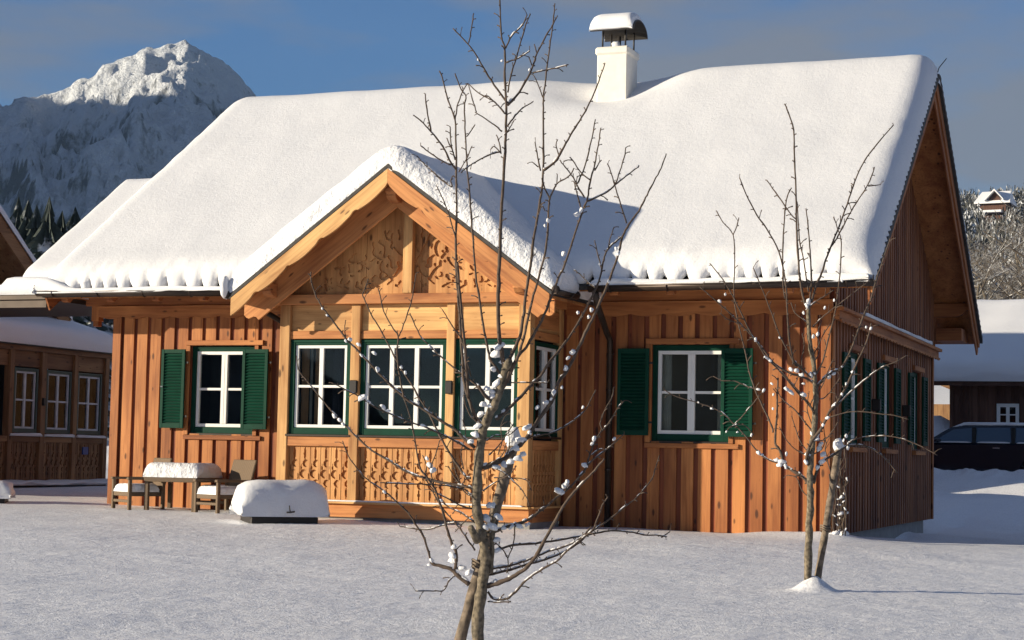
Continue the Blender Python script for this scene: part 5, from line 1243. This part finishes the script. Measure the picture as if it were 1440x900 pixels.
# ------------------------------------------------------------------ barn, shed and car on the right
BN = thing('barn', (4, 31, .3), 'dark brown barn with a small white window under a snowy roof behind the car', 'barn')
FBn = Fr((-.36, 31.5, .11), X, -Y)
board_wall(FBn, -2.25, 12, 0.2, lambda a: 3.9, [(-.92, -.22, 2.12, 2.80)], .2, .24, .18, .02, BN, 'front_wall', outer='old', inner='old')
window(FBn, -.84, -.30, 2.19, 2.74, -.02, BN, 2, 2, True, surround='white', sw=.05, room=.4, fw=.05)
mb = MB(); mb.box(FBn, -2.2, -2.0, .2, 4.0, -9, -.21); mb.box(FBn, 11.8, 12, .2, 4.0, -9, -.21); mb.box(FBn, -2.2, 12, .2, 4.0, -9.2, -9.01); mb.build('rear_walls', 'old', BN)
BSl = .44
def bnz(y): d = abs(y-33.6); return 5.75-BSl*max(0, d)
BMV = V((-.36, 2.5, .11))
mb = MB(); mb.prism(Fr(tuple(BMV), Y, X), [(28.35, bnz(28.35)), (33.6, 5.75), (38.9, bnz(38.9)), (38.9, bnz(38.9)-.15), (33.6, 5.6), (28.35, bnz(28.35)-.15)], -3.4, 13); brf = mb.build('roof', 'old', BN)
mb = snow_slab(lambda a, b: bnz(a) if abs(a-33.6) > .4 else 5.75-BSl*.2-BSl*(a-33.6)**2/.8, 28.3, 38.9, -3.5, 13, .62, lambda a, b, z: V((b, a, z))+BMV, inset=(.12,.12,.3,.3), da=.3, db=.4, amp=.06, seed=71); mb.build('roof_snow', 'snow', brf)

SD = thing('wood_shed', (-5, 47, .5), 'reddish shed with a snowy roof seen in the gap between chalet and barn', 'shed')
mb = MB(); mb.box(Fr((0, 45, 0), X, -Y), -7.5, -2.5, 0, 3.3, -4, 0); mb.build('wall', 'old2', SD)
mb = MB(); mb.prism(Fr((0, 44.5, 0), X, -Y), [(-8, 4.35), (-6.2, 4.75), (-2.2, 3.1), (-2.2, 2.95), (-6.2, 4.6), (-8, 4.2)], -5, 0); mb.build('roof', 'old2', SD)
mb = snow_slab(lambda a, b: 4.75-.41*abs(a+6.2), -8, -2.3, 44.4, 49, .3, lambda a, b, z: V((a, b, z)), da=.3, db=.5, amp=.05, seed=3); mb.build('roof_snow', 'snow', SD)
for i, (x, y, r, lb) in enumerate(((-2.9, 33, 1.5, 'big snow heap behind the parked car beside the barn'), (-4.0, 41, 1.6, 'far snow heap in front of the reddish shed'))):
    mb = MB(); mb.blob((x, y, .6), r*1.3, r, r*1.15, i*7, .25, 3); o = mb.build('snow_heap', 'snow_rough'); tag(o, lb, 'snow heap')

def make_car(x, y, z, L=4.55):
    o = thing('parked_car', (x+L/2, y, z), 'dark blue estate car under a sheet of snow parked before the barn', 'car')
    W = .86
    prof = [(0, .45), (.02, .75), (.15, .88), (1.0, 1.02), (L-.12, 1.05), (L, .85), (L, .42), (L-.1, .28), (.15, .26)]
    def arcs(cx, r=.36): return [(cx+math.cos(a)*r, .30+math.sin(a)*r) for a in np.linspace(math.pi, 0, 9)]
    body = [(.0, .45), (.02, .72), (.14, .86), (.55, .95), (1.0, 1.0), (L-.15, 1.04), (L-.02, .86), (L, .45), (L-.05, .28)] + arcs(L-.85)[::-1] + arcs(.82)[::-1] + [(.1, .26)]
    F = Fr((x, y, z), X, -Y)
    mb = MB(); mb.prism(F, body, -W, W); bd = mb.build('body', 'car', o, bevel=.03)
    gh = [(.85, 1.0), (1.55, 1.44), (1.9, 1.50), (3.6, 1.52), (4.25, 1.38), (4.42, 1.03)]
    mb = MB(); n = len(gh); pts = []
    for s_ in (-1, 1):
        for a, b in gh: ins = .16*(b-1.0)/.5; pts.append(F[0]+X*a+Z*b+Y*s_*(W-.02-ins))
    mb.add(pts, [tuple(range(n)), tuple(range(2*n-1, n-1, -1))]+[(i, (i+1) % n, n+(i+1) % n, n+i) for i in range(n)]); mb.build('cabin', 'car', o, bevel=.02)
    def side(a, b, ins_add=.0): ins = .16*(b-1.0)/.5; return F[0]+X*a+Z*b-Y*(W-.02-ins+.008)
    for poly in ([(1.12, 1.05), (1.62, 1.38), (2.12, 1.43), (2.12, 1.05)], [(2.22, 1.05), (2.22, 1.435), (3.08, 1.445), (3.12, 1.05)], [(3.22, 1.05), (3.18, 1.44), (3.62, 1.44), (4.1, 1.33), (4.22, 1.06)]):
        mb = MB(); q = [side(a, b) for a, b in poly]; k = len(q); mb.add(q+[v+Y*.02 for v in q], [tuple(range(k)), tuple(range(2*k-1, k-1, -1))]+[(i, (i+1) % k, k+(i+1) % k, k+i) for i in range(k)]); mb.build('side_window', 'carglass', o)
    for a0_, a1_ in ((1.15, 2.1), (2.25, 3.1), (3.25, 4.1)):
        mb = snow_slab(lambda a, b: z+1.035, y-W-.012, y-W+.05, x+a0_, x+a1_, .03, lambda a, b, zz: V((b, a, zz)), inset=(.01,.01,.1,.1), da=.04, db=.08, amp=.02, seed=a0_); mb.build('sill_snow', 'snow_s', o)
    for a in (2.12, 3.12): mb = MB(); mb.box(F, a, a+.10, 1.03, 1.44, W-.13, W-.01); mb.build('door_pillar', 'rubber', o)
    for a in (2.75, 3.95-.2): mb = MB(); mb.box(F, a-.1, a+.08, .90, .925, W, W+.03, g='a'); mb.build('door_handle', 'chrome', o, bevel=.005)
    mb = MB(); mb.blob((x+1.25, y-W-.12, z+1.08), .1, .08, .07, 2, .05); mb.build('wing_mirror', 'car', o)
    for cx in (.82, L-.85):
        for s_ in (-1, 1):
            mb = MB(); c = V((x+cx, y+s_*(W-.1), z+.31)); mb.tube([c-Y*.1, c+Y*.1], [.31, .31], 24); wh = mb.build('wheel', 'rubber', o, bevel=.02)
            mb = MB(); mb.tube([c-Y*.112, c+Y*.112], [.2, .2], 16); mb.build('rim', 'chrome', wh)
    mb = MB(); mb.box(F, -.01, .04, .62, .78, W-.35, W-.02); mb.build('headlight', 'lamp', o, bevel=.01)
    mb = snow_slab(lambda a, b: z+1.5-.35*max(0, (1.9+x-b))/.9-.2*max(0, b-x-3.7), y-.66, y+.66, x+1.25, x+4.2, .08, lambda a, b, zz: V((b, a, zz)), inset=(.03,.03,.1,.1), da=.12, db=.12, amp=.02, seed=5); mb.build('roof_snow', 'snow_s', o)
make_car(-3.3, 25.9, .62)

# ------------------------------------------------------------------ trees of the hillside
def frosty_tree(pos, h, seed, label, group):
    rg = random.Random(seed); o = thing('frosty_tree', tuple(pos), label, 'tree', group); mt = MB(); mbr = MB()
    def grow(p, d, L, r, lev):
        n = 4; P = [p]; q = V(p)
        for i in range(n):
            d = (d + V((rg.gauss(0, .16), rg.gauss(0, .16), rg.gauss(0.03, .1)))).normalized(); q = q + d*L/n; P.append(q)
        rr = [r*(1-.6*i/n) for i in range(n+1)]
        (mt if lev == 0 else mbr).tube(P, rr, 6 if lev == 0 else (4 if lev < 3 else 3), cap=False)
        if lev < 4:
            k = (9, 6, 5, 4)[lev]
            for j in range(k):
                t = (0.25 if lev == 0 else .15) + (0.75)*(j+rg.random())/k; i = min(n-1, int(t*n)); b = P[i].lerp(P[i+1], t*n-i)
                a = rg.random()*6.283; side = V((math.cos(a), math.sin(a), rg.uniform(-.1, .7))); nd = (d*.4+side).normalized()
                grow(b, nd, L*rg.uniform(.38, .58), max(.014, r*.42), lev+1)
    grow(V(pos), V((rg.uniform(-.05, .05), 0, 1)), h*.62, h*.013, 0)
    mt.build('trunk', 'bark', o); mbr.build('crown', 'frost', o, recalc=False); return o
spots = [(1388, 128, 13.5, 'frosty bare tree nearest the chalet gable above the barn roof'), (1418, 133, 14, 'frosty bare tree above the middle of the barn roof'), (1443, 128, 13.5, 'frosty bare tree cut by the right edge above the barn'),
         (1402, 145, 15, 'frosty bare tree just behind the nearest two above the barn'), (1430, 150, 16, 'taller frosty tree behind and right of the others above the barn'), (1374, 152, 15.5, 'farthest frosty bare tree of the row half hidden by the gable')]
for i, (px, D, h, lb) in enumerate(spots):
    p = at_d(px, 445, D); az = math.degrees(math.atan2(p.x-CAMP[0], p.y-CAMP[1])); dd = math.hypot(p.x-CAMP[0], p.y-CAMP[1]); p.z = hill_z(az, dd)
    frosty_tree(p, h+2, 20+i, lb, 'frosty trees behind the barn')

def spruce_mb(mb, pos, h, rg, tiers=None, seg=9):
    tiers = tiers or int(h*1.3); x, y, z = pos
    for t in range(tiers):
        f = t/tiers; zt = z+h*(0.12+.86*f); r = h*.25*(1-f)**.75*rg.uniform(.55, 1.3)+.18
        n = seg; c = V((x, y, zt+h*.075)); pts = [c]; a0 = rg.random()*6
        for k in range(n*2):
            a = a0+math.pi*k/n; rr = r*(1.0 if k % 2 == 0 else .45)*rg.uniform(.55, 1.3); pts.append(V((x+math.cos(a)*rr, y+math.sin(a)*rr, zt-rr*.25+rg.uniform(-.1, .1))))
        mb.add(pts, [(0, 1+k, 1+(k+1) % (2*n)) for k in range(2*n)])
def spruce(px, D, h, seed, lb, sink=0):
    p = at_d(px, 340, D); az = math.degrees(math.atan2(p.x-CAMP[0], p.y-CAMP[1])); dd = math.hypot(p.x-CAMP[0], p.y-CAMP[1]); p.z = hill_z(az, dd)-.3
    o = thing('spruce_tree', tuple(p), lb, 'tree', 'snowy spruces between the roofs'); rg = random.Random(seed)
    mb = MB(); mb.tube([p, p+Z*h*.95], [h*.018, .02], 6); mb.build('trunk', 'bark', o)
    mb = MB(); spruce_mb(mb, p, h, rg, int(h*2.2), 11); mb.build('crown', 'spruce', o, recalc=False)
def topz(px, py, D): return at_d(px, py, D).z
for i, (px, py, D, lb) in enumerate(((67, 286, 120, 'tallest snowy spruce between the neighbouring roof and the chalet roof'), (38, 290, 130, 'pointed dark spruce just above the neighbouring roof edge'), (50, 297, 128, 'shorter dark spruce left of the tallest one'),
        (86, 305, 124, 'round-topped spruce right of the tallest one'), (104, 300, 140, 'dark spruce close to the slope of the chalet roof'), (24, 286, 135, 'spruce above the neighbouring gable nearest the left edge'))):
    p = at_d(px, 340, D); az = math.degrees(math.atan2(p.x-CAMP[0], p.y-CAMP[1])); dd = math.hypot(p.x-CAMP[0], p.y-CAMP[1])
    spruce(px, D, topz(px, py, D)-hill_z(az, dd)+.3, 40+i, lb)

# far woods that read as one mass
mb = MB(); rg = random.Random(12)
for i in range(2100):
    right = i % 4 != 0
    az = rg.uniform(-9.2, -3.2) if right else rg.uniform(-39, -31); D = rg.uniform(185, 520) if right else rg.uniform(150, 420)
    if right and 385 < D < 445 and -6.7 < az < -4.6: continue
    p = polar(az, D); p.z = hill_z(az, D)-.5; h = rg.uniform(6, 11) if right else rg.uniform(9, 15)
    if right and rg.random() < .6:                     # bare frosty broadleaf: a bunch of fine rising sprays
        for k in range(70):
            a = rg.random()*6.28; q = rg.uniform(.3, 1.0); e = p+V((math.cos(a)*h*.3*rg.random()**.6*(1.2-q*.5), math.sin(a)*h*.3*rg.random()**.6, h*q)); b = p+Z*h*q*.45+(e-p)*.25
            b.z = min(b.z, e.z-h*.06); w = V((rg.gauss(0, 1), rg.gauss(0, 1), rg.gauss(0, .4))).normalized()*h*.012; mb.add([b, e-w, e+w+Z*h*.01], [(0, 1, 2)])
    else: spruce_mb(mb, p, h, rg, 9, 7)
tag(mb.build('far_woods', 'forest', recalc=False), 'snow-dusted woods covering the far hillsides', 'woods', kind='stuff')

# the small farmhouse up on the hill
hp = at_d(1400, 287, 415); HH = thing('hill_farmhouse', tuple(hp), 'tiny farmhouse with white gabled roof high on the wooded hill', 'house')
FH = frame_at(hp.x, hp.y, 0, R(-6)); O, ex, en = FH
mb = MB(); mb.box(FH, -2.9, 2.9, hp.z-6, hp.z+.4, -3, 2.8); mb.build('wall', 'old', HH)
mb = MB(); mb.prism(FH, [(-1.0, hp.z+.4), (2.0, hp.z+.4), (.6, hp.z+2.2)], 3.0, 3.4); mb.build('gable', 'old', HH)
mb = MB(); mb.add([O+ex*a+en*c+Z*(hp.z+z) for a, c, z in ((-4, 3.8, .1), (4, 3.8, .1), (-3.0, 0, 2.9), (3.4, 0, 2.9), (-4, -3.8, .1), (4, -3.8, .1), (-4, 3.8, -.3), (4, 3.8, -.3), (-4, -3.8, -.3), (4, -3.8, -.3))], [(0, 1, 3, 2), (2, 3, 5, 4), (0, 2, 4), (1, 5, 3), (0, 1, 7, 6), (4, 5, 9, 8), (0, 4, 8, 6), (1, 5, 9, 7)])
mb.prism(FH, [(-1.6, hp.z+.5), (.6, hp.z+2.9), (2.6, hp.z+.6), (2.6, hp.z+.3), (.6, hp.z+2.5), (-1.6, hp.z+.2)], 0, 4.4); mb.build('roof', 'snow_s', HH)
mb = MB(); mb.box(FH, -4.4, 2.2, hp.z-2.4, hp.z-1.9, 3, 4.6); mb.build('balcony_snow', 'snow_s', HH)
